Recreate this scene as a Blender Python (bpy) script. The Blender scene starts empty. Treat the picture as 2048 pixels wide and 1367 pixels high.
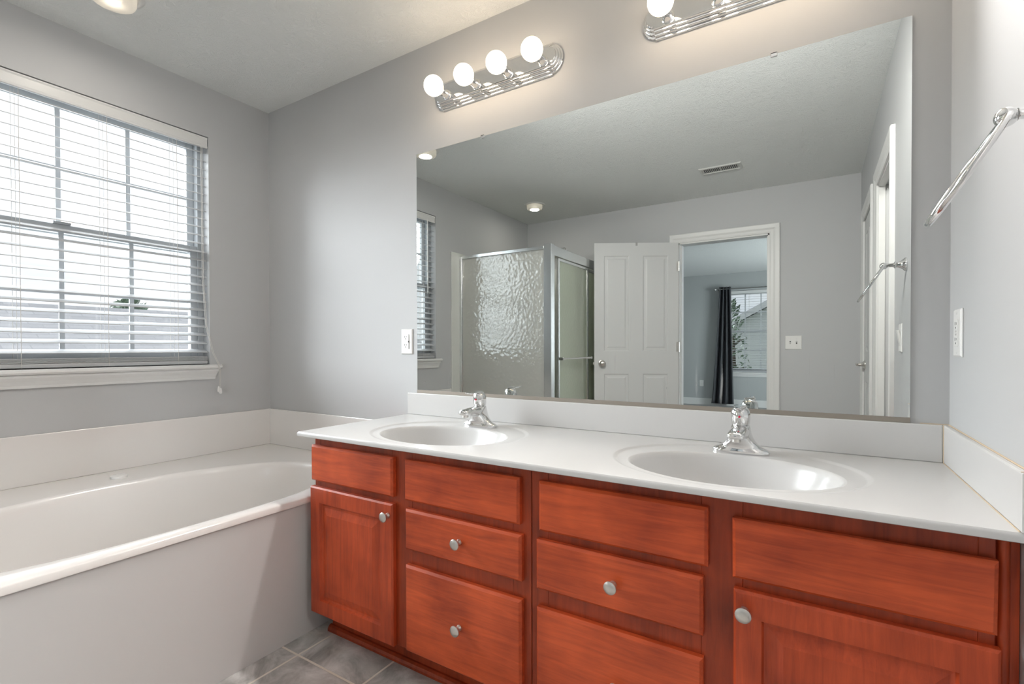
import bpy, bmesh, math, random
from mathutils import Vector, Matrix
R = math.radians
PI = math.pi
random.seed(7)
SC = bpy.context.scene
COL = SC.collection

# ------------------------------------------------------------------ camera
FPX, PPY = 980.6, 706.75
cam_data = bpy.data.cameras.new('camera')
cam_data.sensor_fit = 'HORIZONTAL'
cam_data.sensor_width = 36.0
cam_data.lens = 36.0 * FPX / 2048.0
cam_data.shift_y = (PPY - 683.5) / 2048.0
cam_data.clip_start = 0.02
cam_data.clip_end = 300
cam = bpy.data.objects.new('camera', cam_data)
COL.objects.link(cam)
yaw, pitch, roll = 0.55499, 0.0100, -0.00208
fwd = Vector((-math.sin(yaw) * math.cos(pitch), math.cos(yaw) * math.cos(pitch), -math.sin(pitch)))
right0 = Vector((math.cos(yaw), math.sin(yaw), 0))
up0 = Vector((-math.sin(yaw) * math.sin(pitch), math.cos(yaw) * math.sin(pitch), math.cos(pitch)))
rgt = right0 * math.cos(roll) + up0 * math.sin(roll)
upv = -right0 * math.sin(roll) + up0 * math.cos(roll)
M3 = Matrix((rgt, upv, -fwd)).transposed()
cam.matrix_world = Matrix.Translation((2.7257, -1.6979, 1.0639)) @ M3.to_4x4()
SC.camera = cam

# ------------------------------------------------------------------ light levels and exposure
SKY = .95            # overcast daylight
BULB = 8.5          # globe bulbs over the mirror
BAR_THROW = 12.3     # W, throw of each vanity bar into the room
CAN = 2.6           # recessed ceiling lamps
CAN_W = 1.6
DAY = 14.0           # W, overcast daylight entering through each window
SC.view_settings.view_transform = 'Standard'
SC.view_settings.look = 'None'
SC.view_settings.gamma = 1.0
SC.view_settings.use_curve_mapping = False
SC.view_settings.exposure = 0.5
SC.cycles.max_bounces = 14
SC.cycles.diffuse_bounces = 6
SC.cycles.glossy_bounces = 8
SC.cycles.transmission_bounces = 10
SC.cycles.transparent_max_bounces = 24
SC.cycles.sample_clamp_indirect = 12.0
SC.cycles.caustics_refractive = False

BED_FILL = 190.0  # W, fill light outside the added bedroom side window
# bright part of the overcast sky, high-angle soft daylight through the bathroom window
SUN = 11.0
sd = bpy.data.lights.new('overcast_daylight', 'SUN')
sd.energy = SUN
sd.angle = R(46)
sd.color = (.93, .97, 1.0)
so_ = bpy.data.objects.new('overcast_daylight', sd)
COL.objects.link(so_)
so_.rotation_euler = Vector((.88, .41, -.30)).to_track_quat('-Z', 'Y').to_euler()

wd = bpy.data.worlds.new('overcast_sky')
SC.world = wd
wd.use_nodes = True
nt = wd.node_tree
for n in list(nt.nodes):
    nt.nodes.remove(n)
wo = nt.nodes.new('ShaderNodeOutputWorld')
bg = nt.nodes.new('ShaderNodeBackground')
tc = nt.nodes.new('ShaderNodeTexCoord')
mp = nt.nodes.new('ShaderNodeMapping')
mp.inputs['Scale'].default_value = (3, 3, 9)
nz = nt.nodes.new('ShaderNodeTexNoise')
nz.inputs['Scale'].default_value = 2.0
nz.inputs['Detail'].default_value = 5
cr = nt.nodes.new('ShaderNodeValToRGB')
cr.color_ramp.elements[0].position = .35
cr.color_ramp.elements[0].color = (.80, .84, .93, 1)
cr.color_ramp.elements[1].position = .65
cr.color_ramp.elements[1].color = (.95, .97, 1.0, 1)
nt.links.new(tc.outputs['Generated'], mp.inputs['Vector'])
nt.links.new(mp.outputs['Vector'], nz.inputs['Vector'])
nt.links.new(nz.outputs['Fac'], cr.inputs['Fac'])
nt.links.new(cr.outputs['Color'], bg.inputs['Color'])
bg.inputs['Strength'].default_value = SKY
nt.links.new(bg.outputs['Background'], wo.inputs['Surface'])


# ------------------------------------------------------------------ materials
def new_mat(name):
    m = bpy.data.materials.new(name)
    m.use_nodes = True
    t = m.node_tree
    b = t.nodes['Principled BSDF']
    return m, t, b


def simple(name, col, rough=.5, metal=0., spec=.5, coat=0., coat_rough=.1, bump=None, tint=None):
    """col base colour; bump=(scale, strength, distance[, detail, distortion]); tint=(scale, col2, amount)"""
    m, t, b = new_mat(name)
    b.inputs['Base Color'].default_value = (*col, 1)
    b.inputs['Roughness'].default_value = rough
    b.inputs['Metallic'].default_value = metal
    b.inputs['Specular IOR Level'].default_value = spec
    b.inputs['Coat Weight'].default_value = coat
    b.inputs['Coat Roughness'].default_value = coat_rough
    if bump or tint:
        c = t.nodes.new('ShaderNodeTexCoord')
    if tint:
        n = t.nodes.new('ShaderNodeTexNoise')
        n.inputs['Scale'].default_value = tint[0]
        n.inputs['Detail'].default_value = 4
        t.links.new(c.outputs['Object'], n.inputs['Vector'])
        mx = t.nodes.new('ShaderNodeMix')
        mx.data_type = 'RGBA'
        mul = t.nodes.new('ShaderNodeMath')
        mul.operation = 'MULTIPLY'
        mul.inputs[1].default_value = tint[2]
        t.links.new(n.outputs['Fac'], mul.inputs[0])
        t.links.new(mul.outputs[0], mx.inputs['Factor'])
        mx.inputs['A'].default_value = (*col, 1)
        mx.inputs['B'].default_value = (*tint[1], 1)
        t.links.new(mx.outputs['Result'], b.inputs['Base Color'])
    if bump:
        n = t.nodes.new('ShaderNodeTexNoise')
        n.inputs['Scale'].default_value = bump[0]
        n.inputs['Detail'].default_value = bump[3] if len(bump) > 3 else 3
        n.inputs['Distortion'].default_value = bump[4] if len(bump) > 4 else 0
        t.links.new(c.outputs['Object'], n.inputs['Vector'])
        bp = t.nodes.new('ShaderNodeBump')
        bp.inputs['Strength'].default_value = bump[1]
        bp.inputs['Distance'].default_value = bump[2]
        t.links.new(n.outputs['Fac'], bp.inputs['Height'])
        t.links.new(bp.outputs['Normal'], b.inputs['Normal'])
    return m


def emit(name, col, strength):
    m = bpy.data.materials.new(name)
    m.use_nodes = True
    t = m.node_tree
    t.nodes.remove(t.nodes['Principled BSDF'])
    e = t.nodes.new('ShaderNodeEmission')
    e.inputs['Color'].default_value = (*col, 1)
    e.inputs['Strength'].default_value = strength
    t.links.new(e.outputs[0], t.nodes['Material Output'].inputs['Surface'])
    return m


def wood(name, axis, dark, light):
    """cherry-stained maple; axis = grain direction 0 x, 2 z"""
    m, t, b = new_mat(name)
    c = t.nodes.new('ShaderNodeTexCoord')
    mpn = t.nodes.new('ShaderNodeMapping')
    s = [20, 20, 20]
    s[axis] = 1.6
    mpn.inputs['Scale'].default_value = s
    g = t.nodes.new('ShaderNodeTexNoise')
    g.inputs['Scale'].default_value = 3.2
    g.inputs['Detail'].default_value = 7
    g.inputs['Roughness'].default_value = .62
    g.inputs['Distortion'].default_value = .6
    t.links.new(c.outputs['Object'], mpn.inputs['Vector'])
    t.links.new(mpn.outputs['Vector'], g.inputs['Vector'])
    blot = t.nodes.new('ShaderNodeTexNoise')
    blot.inputs['Scale'].default_value = 5.5
    blot.inputs['Detail'].default_value = 3
    t.links.new(c.outputs['Object'], blot.inputs['Vector'])
    mx = t.nodes.new('ShaderNodeMix')
    mx.data_type = 'FLOAT'
    mx.inputs['Factor'].default_value = .55
    t.links.new(g.outputs['Fac'], mx.inputs['A'])
    t.links.new(blot.outputs['Fac'], mx.inputs['B'])
    r = t.nodes.new('ShaderNodeValToRGB')
    r.color_ramp.elements[0].position = .34
    r.color_ramp.elements[0].color = (*dark, 1)
    r.color_ramp.elements[1].position = .64
    r.color_ramp.elements[1].color = (*light, 1)
    t.links.new(mx.outputs['Result'], r.inputs['Fac'])
    t.links.new(r.outputs['Color'], b.inputs['Base Color'])
    b.inputs['Roughness'].default_value = .38
    b.inputs['Coat Weight'].default_value = .15
    b.inputs['Specular IOR Level'].default_value = .35
    b.inputs['Coat Roughness'].default_value = .22
    bp = t.nodes.new('ShaderNodeBump')
    bp.inputs['Strength'].default_value = .06
    bp.inputs['Distance'].default_value = .002
    t.links.new(g.outputs['Fac'], bp.inputs['Height'])
    t.links.new(bp.outputs['Normal'], b.inputs['Normal'])
    return m


def tile_mat():
    m, t, b = new_mat('stone_look_tile')
    c = t.nodes.new('ShaderNodeTexCoord')
    mpn = t.nodes.new('ShaderNodeMapping')
    mpn.inputs['Location'].default_value = (-1.197 + 3.1, .65 + 3.08, 0)
    t.links.new(c.outputs['Object'], mpn.inputs['Vector'])
    br = t.nodes.new('ShaderNodeTexBrick')
    br.offset = 0
    br.inputs['Scale'].default_value = 1
    br.inputs['Brick Width'].default_value = .310
    br.inputs['Row Height'].default_value = .308
    br.inputs['Mortar Size'].default_value = .0045
    br.inputs['Mortar Smooth'].default_value = .2
    t.links.new(mpn.outputs['Vector'], br.inputs['Vector'])
    n1 = t.nodes.new('ShaderNodeTexNoise')
    n1.inputs['Scale'].default_value = 7
    n1.inputs['Detail'].default_value = 8
    n1.inputs['Roughness'].default_value = .65
    n1.inputs['Distortion'].default_value = .8
    t.links.new(c.outputs['Object'], n1.inputs['Vector'])
    r = t.nodes.new('ShaderNodeValToRGB')
    r.color_ramp.elements[0].position = .32
    r.color_ramp.elements[0].color = (.24, .24, .23, 1)
    r.color_ramp.elements[1].position = .68
    r.color_ramp.elements[1].color = (.74, .735, .72, 1)
    t.links.new(n1.outputs['Fac'], r.inputs['Fac'])
    n2 = t.nodes.new('ShaderNodeTexNoise')
    n2.inputs['Scale'].default_value = 3.3
    n2.inputs['Detail'].default_value = 5
    t.links.new(c.outputs['Object'], n2.inputs['Vector'])
    r2 = t.nodes.new('ShaderNodeValToRGB')
    r2.color_ramp.elements[0].position = .52
    r2.color_ramp.elements[0].color = (0, 0, 0, 1)
    r2.color_ramp.elements[1].position = .72
    r2.color_ramp.elements[1].color = (.45, .45, .45, 1)
    t.links.new(n2.outputs['Fac'], r2.inputs['Fac'])
    mx = t.nodes.new('ShaderNodeMix')
    mx.data_type = 'RGBA'
    t.links.new(r2.outputs['Color'], mx.inputs['Factor'])
    t.links.new(r.outputs['Color'], mx.inputs['A'])
    mx.inputs['B'].default_value = (.50, .40, .30, 1)
    m2 = t.nodes.new('ShaderNodeMix')
    m2.data_type = 'RGBA'
    t.links.new(br.outputs['Fac'], m2.inputs['Factor'])
    t.links.new(mx.outputs['Result'], m2.inputs['A'])
    m2.inputs['B'].default_value = (.74, .70, .62, 1)
    t.links.new(m2.outputs['Result'], b.inputs['Base Color'])
    b.inputs['Roughness'].default_value = .42
    bp = t.nodes.new('ShaderNodeBump')
    bp.invert = True
    bp.inputs['Strength'].default_value = .6
    bp.inputs['Distance'].default_value = .003
    t.links.new(br.outputs['Fac'], bp.inputs['Height'])
    t.links.new(bp.outputs['Normal'], b.inputs['Normal'])
    return m


def ceiling_mat():
    m, t, b = new_mat('brushed_texture_ceiling')
    b.inputs['Base Color'].default_value = (.79, .805, .795, 1)
    b.inputs['Roughness'].default_value = .85
    c = t.nodes.new('ShaderNodeTexCoord')
    n = t.nodes.new('ShaderNodeTexNoise')
    n.inputs['Scale'].default_value = 9
    n.inputs['Detail'].default_value = 2
    t.links.new(c.outputs['Object'], n.inputs['Vector'])
    ad = t.nodes.new('ShaderNodeVectorMath')
    ad.operation = 'MULTIPLY_ADD'
    ad.inputs[1].default_value = (.35, .35, .0)
    t.links.new(n.outputs['Color'], ad.inputs[0])
    t.links.new(c.outputs['Object'], ad.inputs[2])
    w = t.nodes.new('ShaderNodeTexNoise')
    w.inputs['Scale'].default_value = 34
    w.inputs['Detail'].default_value = 5
    w.inputs['Roughness'].default_value = .6
    w.inputs['Distortion'].default_value = 2.2
    t.links.new(ad.outputs[0], w.inputs['Vector'])
    r = t.nodes.new('ShaderNodeValToRGB')
    r.color_ramp.elements[0].position = .42
    r.color_ramp.elements[1].position = .60
    t.links.new(w.outputs['Fac'], r.inputs['Fac'])
    bp = t.nodes.new('ShaderNodeBump')
    bp.inputs['Strength'].default_value = .5
    bp.inputs['Distance'].default_value = .006
    t.links.new(r.outputs['Color'], bp.inputs['Height'])
    t.links.new(bp.outputs['Normal'], b.inputs['Normal'])
    return m


def mirror_mat():
    """silvered glass with a few dried splashes near its foot"""
    m, t, b = new_mat('mirror_silver')
    b.inputs['Base Color'].default_value = (.625, .655, .645, 1)
    b.inputs['Metallic'].default_value = 1
    b.inputs['Roughness'].default_value = 0
    c = t.nodes.new('ShaderNodeTexCoord')
    d = t.nodes.new('ShaderNodeBsdfDiffuse')
    d.inputs['Color'].default_value = (.85, .86, .86, 1)
    v = t.nodes.new('ShaderNodeTexVoronoi')
    v.inputs['Scale'].default_value = 26
    t.links.new(c.outputs['Object'], v.inputs['Vector'])
    r = t.nodes.new('ShaderNodeValToRGB')
    r.color_ramp.elements[0].position = .035
    r.color_ramp.elements[0].color = (1, 1, 1, 1)
    r.color_ramp.elements[1].position = .06
    r.color_ramp.elements[1].color = (0, 0, 0, 1)
    t.links.new(v.outputs['Distance'], r.inputs['Fac'])
    # drips: thin vertical streaks
    mpn = t.nodes.new('ShaderNodeMapping')
    mpn.inputs['Scale'].default_value = (34, 1, 2.6)
    t.links.new(c.outputs['Object'], mpn.inputs['Vector'])
    n = t.nodes.new('ShaderNodeTexNoise')
    n.inputs['Scale'].default_value = 1.6
    n.inputs['Detail'].default_value = 1
    t.links.new(mpn.outputs['Vector'], n.inputs['Vector'])
    r2 = t.nodes.new('ShaderNodeValToRGB')
    r2.color_ramp.elements[0].position = .66
    r2.color_ramp.elements[0].color = (0, 0, 0, 1)
    r2.color_ramp.elements[1].position = .76
    r2.color_ramp.elements[1].color = (.8, .8, .8, 1)
    t.links.new(n.outputs['Fac'], r2.inputs['Fac'])
    mx = t.nodes.new('ShaderNodeMath')
    mx.operation = 'MAXIMUM'
    t.links.new(r.outputs['Color'], mx.inputs[0])
    t.links.new(r2.outputs['Color'], mx.inputs[1])
    # only near the foot of the mirror
    sx = t.nodes.new('ShaderNodeSeparateXYZ')
    t.links.new(c.outputs['Object'], sx.inputs[0])
    mr = t.nodes.new('ShaderNodeMapRange')
    mr.inputs['From Min'].default_value = .0
    mr.inputs['From Max'].default_value = .32
    mr.inputs['To Min'].default_value = .55
    mr.inputs['To Max'].default_value = 0
    t.links.new(sx.outputs['Z'], mr.inputs['Value'])
    n3 = t.nodes.new('ShaderNodeTexNoise')
    n3.inputs['Scale'].default_value = 3.2
    t.links.new(c.outputs['Object'], n3.inputs['Vector'])
    r3 = t.nodes.new('ShaderNodeValToRGB')
    r3.color_ramp.elements[0].position = .48
    r3.color_ramp.elements[1].position = .62
    t.links.new(n3.outputs['Fac'], r3.inputs['Fac'])
    m1 = t.nodes.new('ShaderNodeMath')
    m1.operation = 'MULTIPLY'
    t.links.new(mx.outputs[0], m1.inputs[0])
    t.links.new(mr.outputs[0], m1.inputs[1])
    m2 = t.nodes.new('ShaderNodeMath')
    m2.operation = 'MULTIPLY'
    t.links.new(m1.outputs[0], m2.inputs[0])
    t.links.new(r3.outputs['Color'], m2.inputs[1])
    ms = t.nodes.new('ShaderNodeMixShader')
    t.links.new(m2.outputs[0], ms.inputs['Fac'])
    t.links.new(b.outputs[0], ms.inputs[1])
    t.links.new(d.outputs[0], ms.inputs[2])
    t.links.new(ms.outputs[0], t.nodes['Material Output'].inputs['Surface'])
    return m


def schlick(t, f0, normal=None):
    lw = t.nodes.new('ShaderNodeLayerWeight')
    if normal is not None:
        t.links.new(normal, lw.inputs['Normal'])
    pw = t.nodes.new('ShaderNodeMath')
    pw.operation = 'POWER'
    pw.inputs[1].default_value = 5
    t.links.new(lw.outputs['Facing'], pw.inputs[0])
    ma = t.nodes.new('ShaderNodeMath')
    ma.operation = 'MULTIPLY_ADD'
    ma.inputs[1].default_value = 1 - f0
    ma.inputs[2].default_value = f0
    t.links.new(pw.outputs[0], ma.inputs[0])
    return ma.outputs[0]


def clear_glass(name, tint=(.97, .98, .98)):
    m = bpy.data.materials.new(name)
    m.use_nodes = True
    t = m.node_tree
    t.nodes.remove(t.nodes['Principled BSDF'])
    tr = t.nodes.new('ShaderNodeBsdfTransparent')
    tr.inputs['Color'].default_value = (*tint, 1)
    gl = t.nodes.new('ShaderNodeBsdfGlossy')
    gl.inputs['Roughness'].default_value = 0.0
    ms = t.nodes.new('ShaderNodeMixShader')
    t.links.new(schlick(t, .04), ms.inputs['Fac'])
    t.links.new(tr.outputs[0], ms.inputs[1])
    t.links.new(gl.outputs[0], ms.inputs[2])
    t.links.new(ms.outputs[0], t.nodes['Material Output'].inputs['Surface'])
    return m


def obscure_glass(name, tint, scale=42, gloss=.21, rough=.05, bump=.32):
    """hammered shower glass: scatters what is behind it, glossy dimpled face"""
    m = bpy.data.materials.new(name)
    m.use_nodes = True
    t = m.node_tree
    t.nodes.remove(t.nodes['Principled BSDF'])
    c = t.nodes.new('ShaderNodeTexCoord')
    v = t.nodes.new('ShaderNodeTexVoronoi')
    v.feature = 'SMOOTH_F1'
    v.inputs['Scale'].default_value = scale
    t.links.new(c.outputs['Object'], v.inputs['Vector'])
    bp = t.nodes.new('ShaderNodeBump')
    bp.inputs['Strength'].default_value = bump
    bp.inputs['Distance'].default_value = .01
    t.links.new(v.outputs['Distance'], bp.inputs['Height'])
    tl = t.nodes.new('ShaderNodeBsdfTranslucent')
    tl.inputs['Color'].default_value = (*tint, 1)
    df = t.nodes.new('ShaderNodeBsdfDiffuse')
    df.inputs['Color'].default_value = (tint[0] * .9, tint[1] * .9, tint[2] * .9, 1)
    rf = t.nodes.new('ShaderNodeBsdfRefraction')
    rf.inputs['Color'].default_value = (*tint, 1)
    rf.inputs['Roughness'].default_value = .35
    rf.inputs['IOR'].default_value = 1.2
    t.links.new(bp.outputs[0], rf.inputs['Normal'])
    m1 = t.nodes.new('ShaderNodeMixShader')
    m1.inputs['Fac'].default_value = .45
    t.links.new(tl.outputs[0], m1.inputs[1])
    t.links.new(df.outputs[0], m1.inputs[2])
    m2 = t.nodes.new('ShaderNodeMixShader')
    m2.inputs['Fac'].default_value = .14
    t.links.new(m1.outputs[0], m2.inputs[1])
    t.links.new(rf.outputs[0], m2.inputs[2])
    gl = t.nodes.new('ShaderNodeBsdfGlossy')
    gl.inputs['Roughness'].default_value = rough
    t.links.new(bp.outputs[0], gl.inputs['Normal'])
    ms = t.nodes.new('ShaderNodeMixShader')
    t.links.new(schlick(t, gloss, bp.outputs[0]), ms.inputs['Fac'])
    t.links.new(m2.outputs[0], ms.inputs[1])
    t.links.new(gl.outputs[0], ms.inputs[2])
    t.links.new(ms.outputs[0], t.nodes['Material Output'].inputs['Surface'])
    return m


def shingles():
    m, t, b = new_mat('roof_shingles')
    c = t.nodes.new('ShaderNodeTexCoord')
    mpn = t.nodes.new('ShaderNodeMapping')
    mpn.inputs['Rotation'].default_value = (0, 0, R(90))
    t.links.new(c.outputs['Object'], mpn.inputs['Vector'])
    br = t.nodes.new('ShaderNodeTexBrick')
    br.inputs['Scale'].default_value = 1
    br.inputs['Brick Width'].default_value = .30
    br.inputs['Row Height'].default_value = .11
    br.inputs['Mortar Size'].default_value = .008
    br.inputs['Color1'].default_value = (.42, .42, .43, 1)
    br.inputs['Color2'].default_value = (.50, .50, .51, 1)
    br.inputs['Mortar'].default_value = (.40, .40, .41, 1)
    t.links.new(mpn.outputs['Vector'], br.inputs['Vector'])
    t.links.new(br.outputs['Color'], b.inputs['Base Color'])
    b.inputs['Roughness'].default_value = .9
    return m


def siding():
    m, t, b = new_mat('lap_siding')
    c = t.nodes.new('ShaderNodeTexCoord')
    sx = t.nodes.new('ShaderNodeSeparateXYZ')
    t.links.new(c.outputs['Object'], sx.inputs[0])
    mu = t.nodes.new('ShaderNodeMath')
    mu.operation = 'MULTIPLY'
    mu.inputs[1].default_value = 1 / .13
    t.links.new(sx.outputs['Z'], mu.inputs[0])
    fr = t.nodes.new('ShaderNodeMath')
    fr.operation = 'FRACT'
    t.links.new(mu.outputs[0], fr.inputs[0])
    r = t.nodes.new('ShaderNodeValToRGB')
    r.color_ramp.elements[0].position = .0
    r.color_ramp.elements[0].color = (.60, .61, .63, 1)
    r.color_ramp.elements[1].position = .12
    r.color_ramp.elements[1].color = (.80, .81, .83, 1)
    t.links.new(fr.outputs[0], r.inputs['Fac'])
    t.links.new(r.outputs['Color'], b.inputs['Base Color'])
    bp = t.nodes.new('ShaderNodeBump')
    bp.inputs['Distance'].default_value = .02
    t.links.new(fr.outputs[0], bp.inputs['Height'])
    t.links.new(bp.outputs['Normal'], b.inputs['Normal'])
    b.inputs['Roughness'].default_value = .7
    return m


MAT = {}
MAT['paint'] = simple('grey_wall_paint', (.500, .504, .508), .62, spec=.3, bump=(260, .05, .002))
MAT['paint_bed'] = simple('bedroom_wall_paint', (.41, .425, .425), .7, spec=.25, bump=(260, .05, .002))
MAT['ceiling'] = ceiling_mat()
MAT['trim'] = simple('white_trim_paint', (.68, .68, .67), .35, spec=.4)
MAT['door'] = simple('white_door_paint', (.58, .585, .58), .4, spec=.4)
MAT['vinyl'] = simple('greyed_vinyl', (.52, .54, .555), .4)  # greyer than the real white vinyl; backlit shade put into the colour
MAT['slat'] = simple('greyed_blind_slat', (.48, .49, .50), .45)  # white slats greyed, their shade against the sky is in the colour
MAT['cord'] = simple('blind_cord', (.62, .60, .57), .8)
MAT['tile'] = tile_mat()
MAT['carpet'] = simple('grey_carpet', (.36, .36, .36), .95, spec=.1, bump=(220, .6, .01, 4))
MAT['marble'] = simple('cultured_marble', (.62, .612, .604), .22, spec=.35)
MAT['acrylic'] = simple('bone_acrylic', (.76, .74, .72), .2, spec=.5, coat=.25, coat_rough=.08)
MAT['apron'] = simple('white_apron_panel', (.58, .575, .57), .5, spec=.35, bump=(160, .05, .002))
MAT['shower'] = simple('shower_acrylic', (.66, .67, .63), .25)
MAT['wood_h'] = wood('cherry_wood_across', 0, (.32, .039, .011), (.74, .120, .033))
MAT['wood_v'] = wood('cherry_wood_upright', 2, (.29, .035, .010), (.66, .098, .028))
MAT['wood_f'] = wood('shaded_cherry_face_frame', 2, (.20, .026, .007), (.46, .066, .018))  # same cherry darkened: shade under the counter overhang put into the colour
MAT['void'] = simple('dark_gap', (.02, .01, .008), .9)
MAT['chrome'] = simple('chrome', (.76, .76, .76), .06, metal=1)
MAT['steel'] = simple('brushed_nickel', (.66, .64, .61), .3, metal=1)
MAT['alum'] = simple('bright_aluminium', (.78, .80, .81), .22, metal=1)
MAT['bronze'] = simple('dull_channel_metal', (.30, .265, .23), .5, metal=.4)
MAT['mirror'] = mirror_mat()
MAT['mirror_edge'] = simple('mirror_edge', (.20, .24, .23), .3)
MAT['glass'] = clear_glass('window_glass')
MAT['obscure'] = obscure_glass('hammered_shower_glass', (.88, .88, .84))
MAT['obscure_door'] = obscure_glass('hammered_door_glass', (.80, .86, .72), bump=.12)
MAT['plastic'] = simple('white_plastic', (.74, .735, .72), .35)
MAT['slot'] = simple('dark_slot', (.05, .05, .05), .6)
MAT['caulk'] = simple('aged_caulk', (.62, .50, .36), .6)
MAT['red'] = simple('red_dot', (.75, .01, .06), .3)
MAT['bulb'] = emit('lit_globe', (1.0, .80, .58), BULB)
MAT['can_bulb'] = emit('lit_lamp', (1.0, .88, .70), CAN)
MAT['opal'] = None
MAT['vent_metal'] = simple('white_vent_metal', (.62, .62, .60), .5)
MAT['curtain'] = simple('charcoal_curtain', (.055, .058, .064), .55, spec=.5, bump=(300, .1, .002))
MAT['rod'] = simple('curtain_rod_metal', (.35, .35, .34), .35, metal=1)
MAT['shingle'] = shingles()
MAT['siding'] = siding()
MAT['leaf'] = simple('leaf_green', (.10, .16, .11), .6, tint=(9, (.18, .25, .16), .8))
MAT['bark'] = simple('bark', (.08, .06, .045), .9)
MAT['fascia'] = simple('white_fascia', (.75, .75, .77), .6)
MAT['grass'] = simple('lawn', (.06, .09, .04), .95)


def opal():
    m = bpy.data.materials.new('frosted_lamp_glass')
    m.use_nodes = True
    t = m.node_tree
    t.nodes.remove(t.nodes['Principled BSDF'])
    tl = t.nodes.new('ShaderNodeBsdfTranslucent')
    tl.inputs['Color'].default_value = (.95, .93, .90, 1)
    df = t.nodes.new('ShaderNodeBsdfDiffuse')
    df.inputs['Color'].default_value = (.85, .84, .82, 1)
    tr = t.nodes.new('ShaderNodeBsdfTransparent')
    m1 = t.nodes.new('ShaderNodeMixShader')
    m1.inputs['Fac'].default_value = .35
    t.links.new(tl.outputs[0], m1.inputs[1])
    t.links.new(df.outputs[0], m1.inputs[2])
    m2 = t.nodes.new('ShaderNodeMixShader')
    m2.inputs['Fac'].default_value = .12
    t.links.new(m1.outputs[0], m2.inputs[1])
    t.links.new(tr.outputs[0], m2.inputs[2])
    t.links.new(m2.outputs[0], t.nodes['Material Output'].inputs['Surface'])
    return m


MAT['opal'] = opal()


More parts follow.
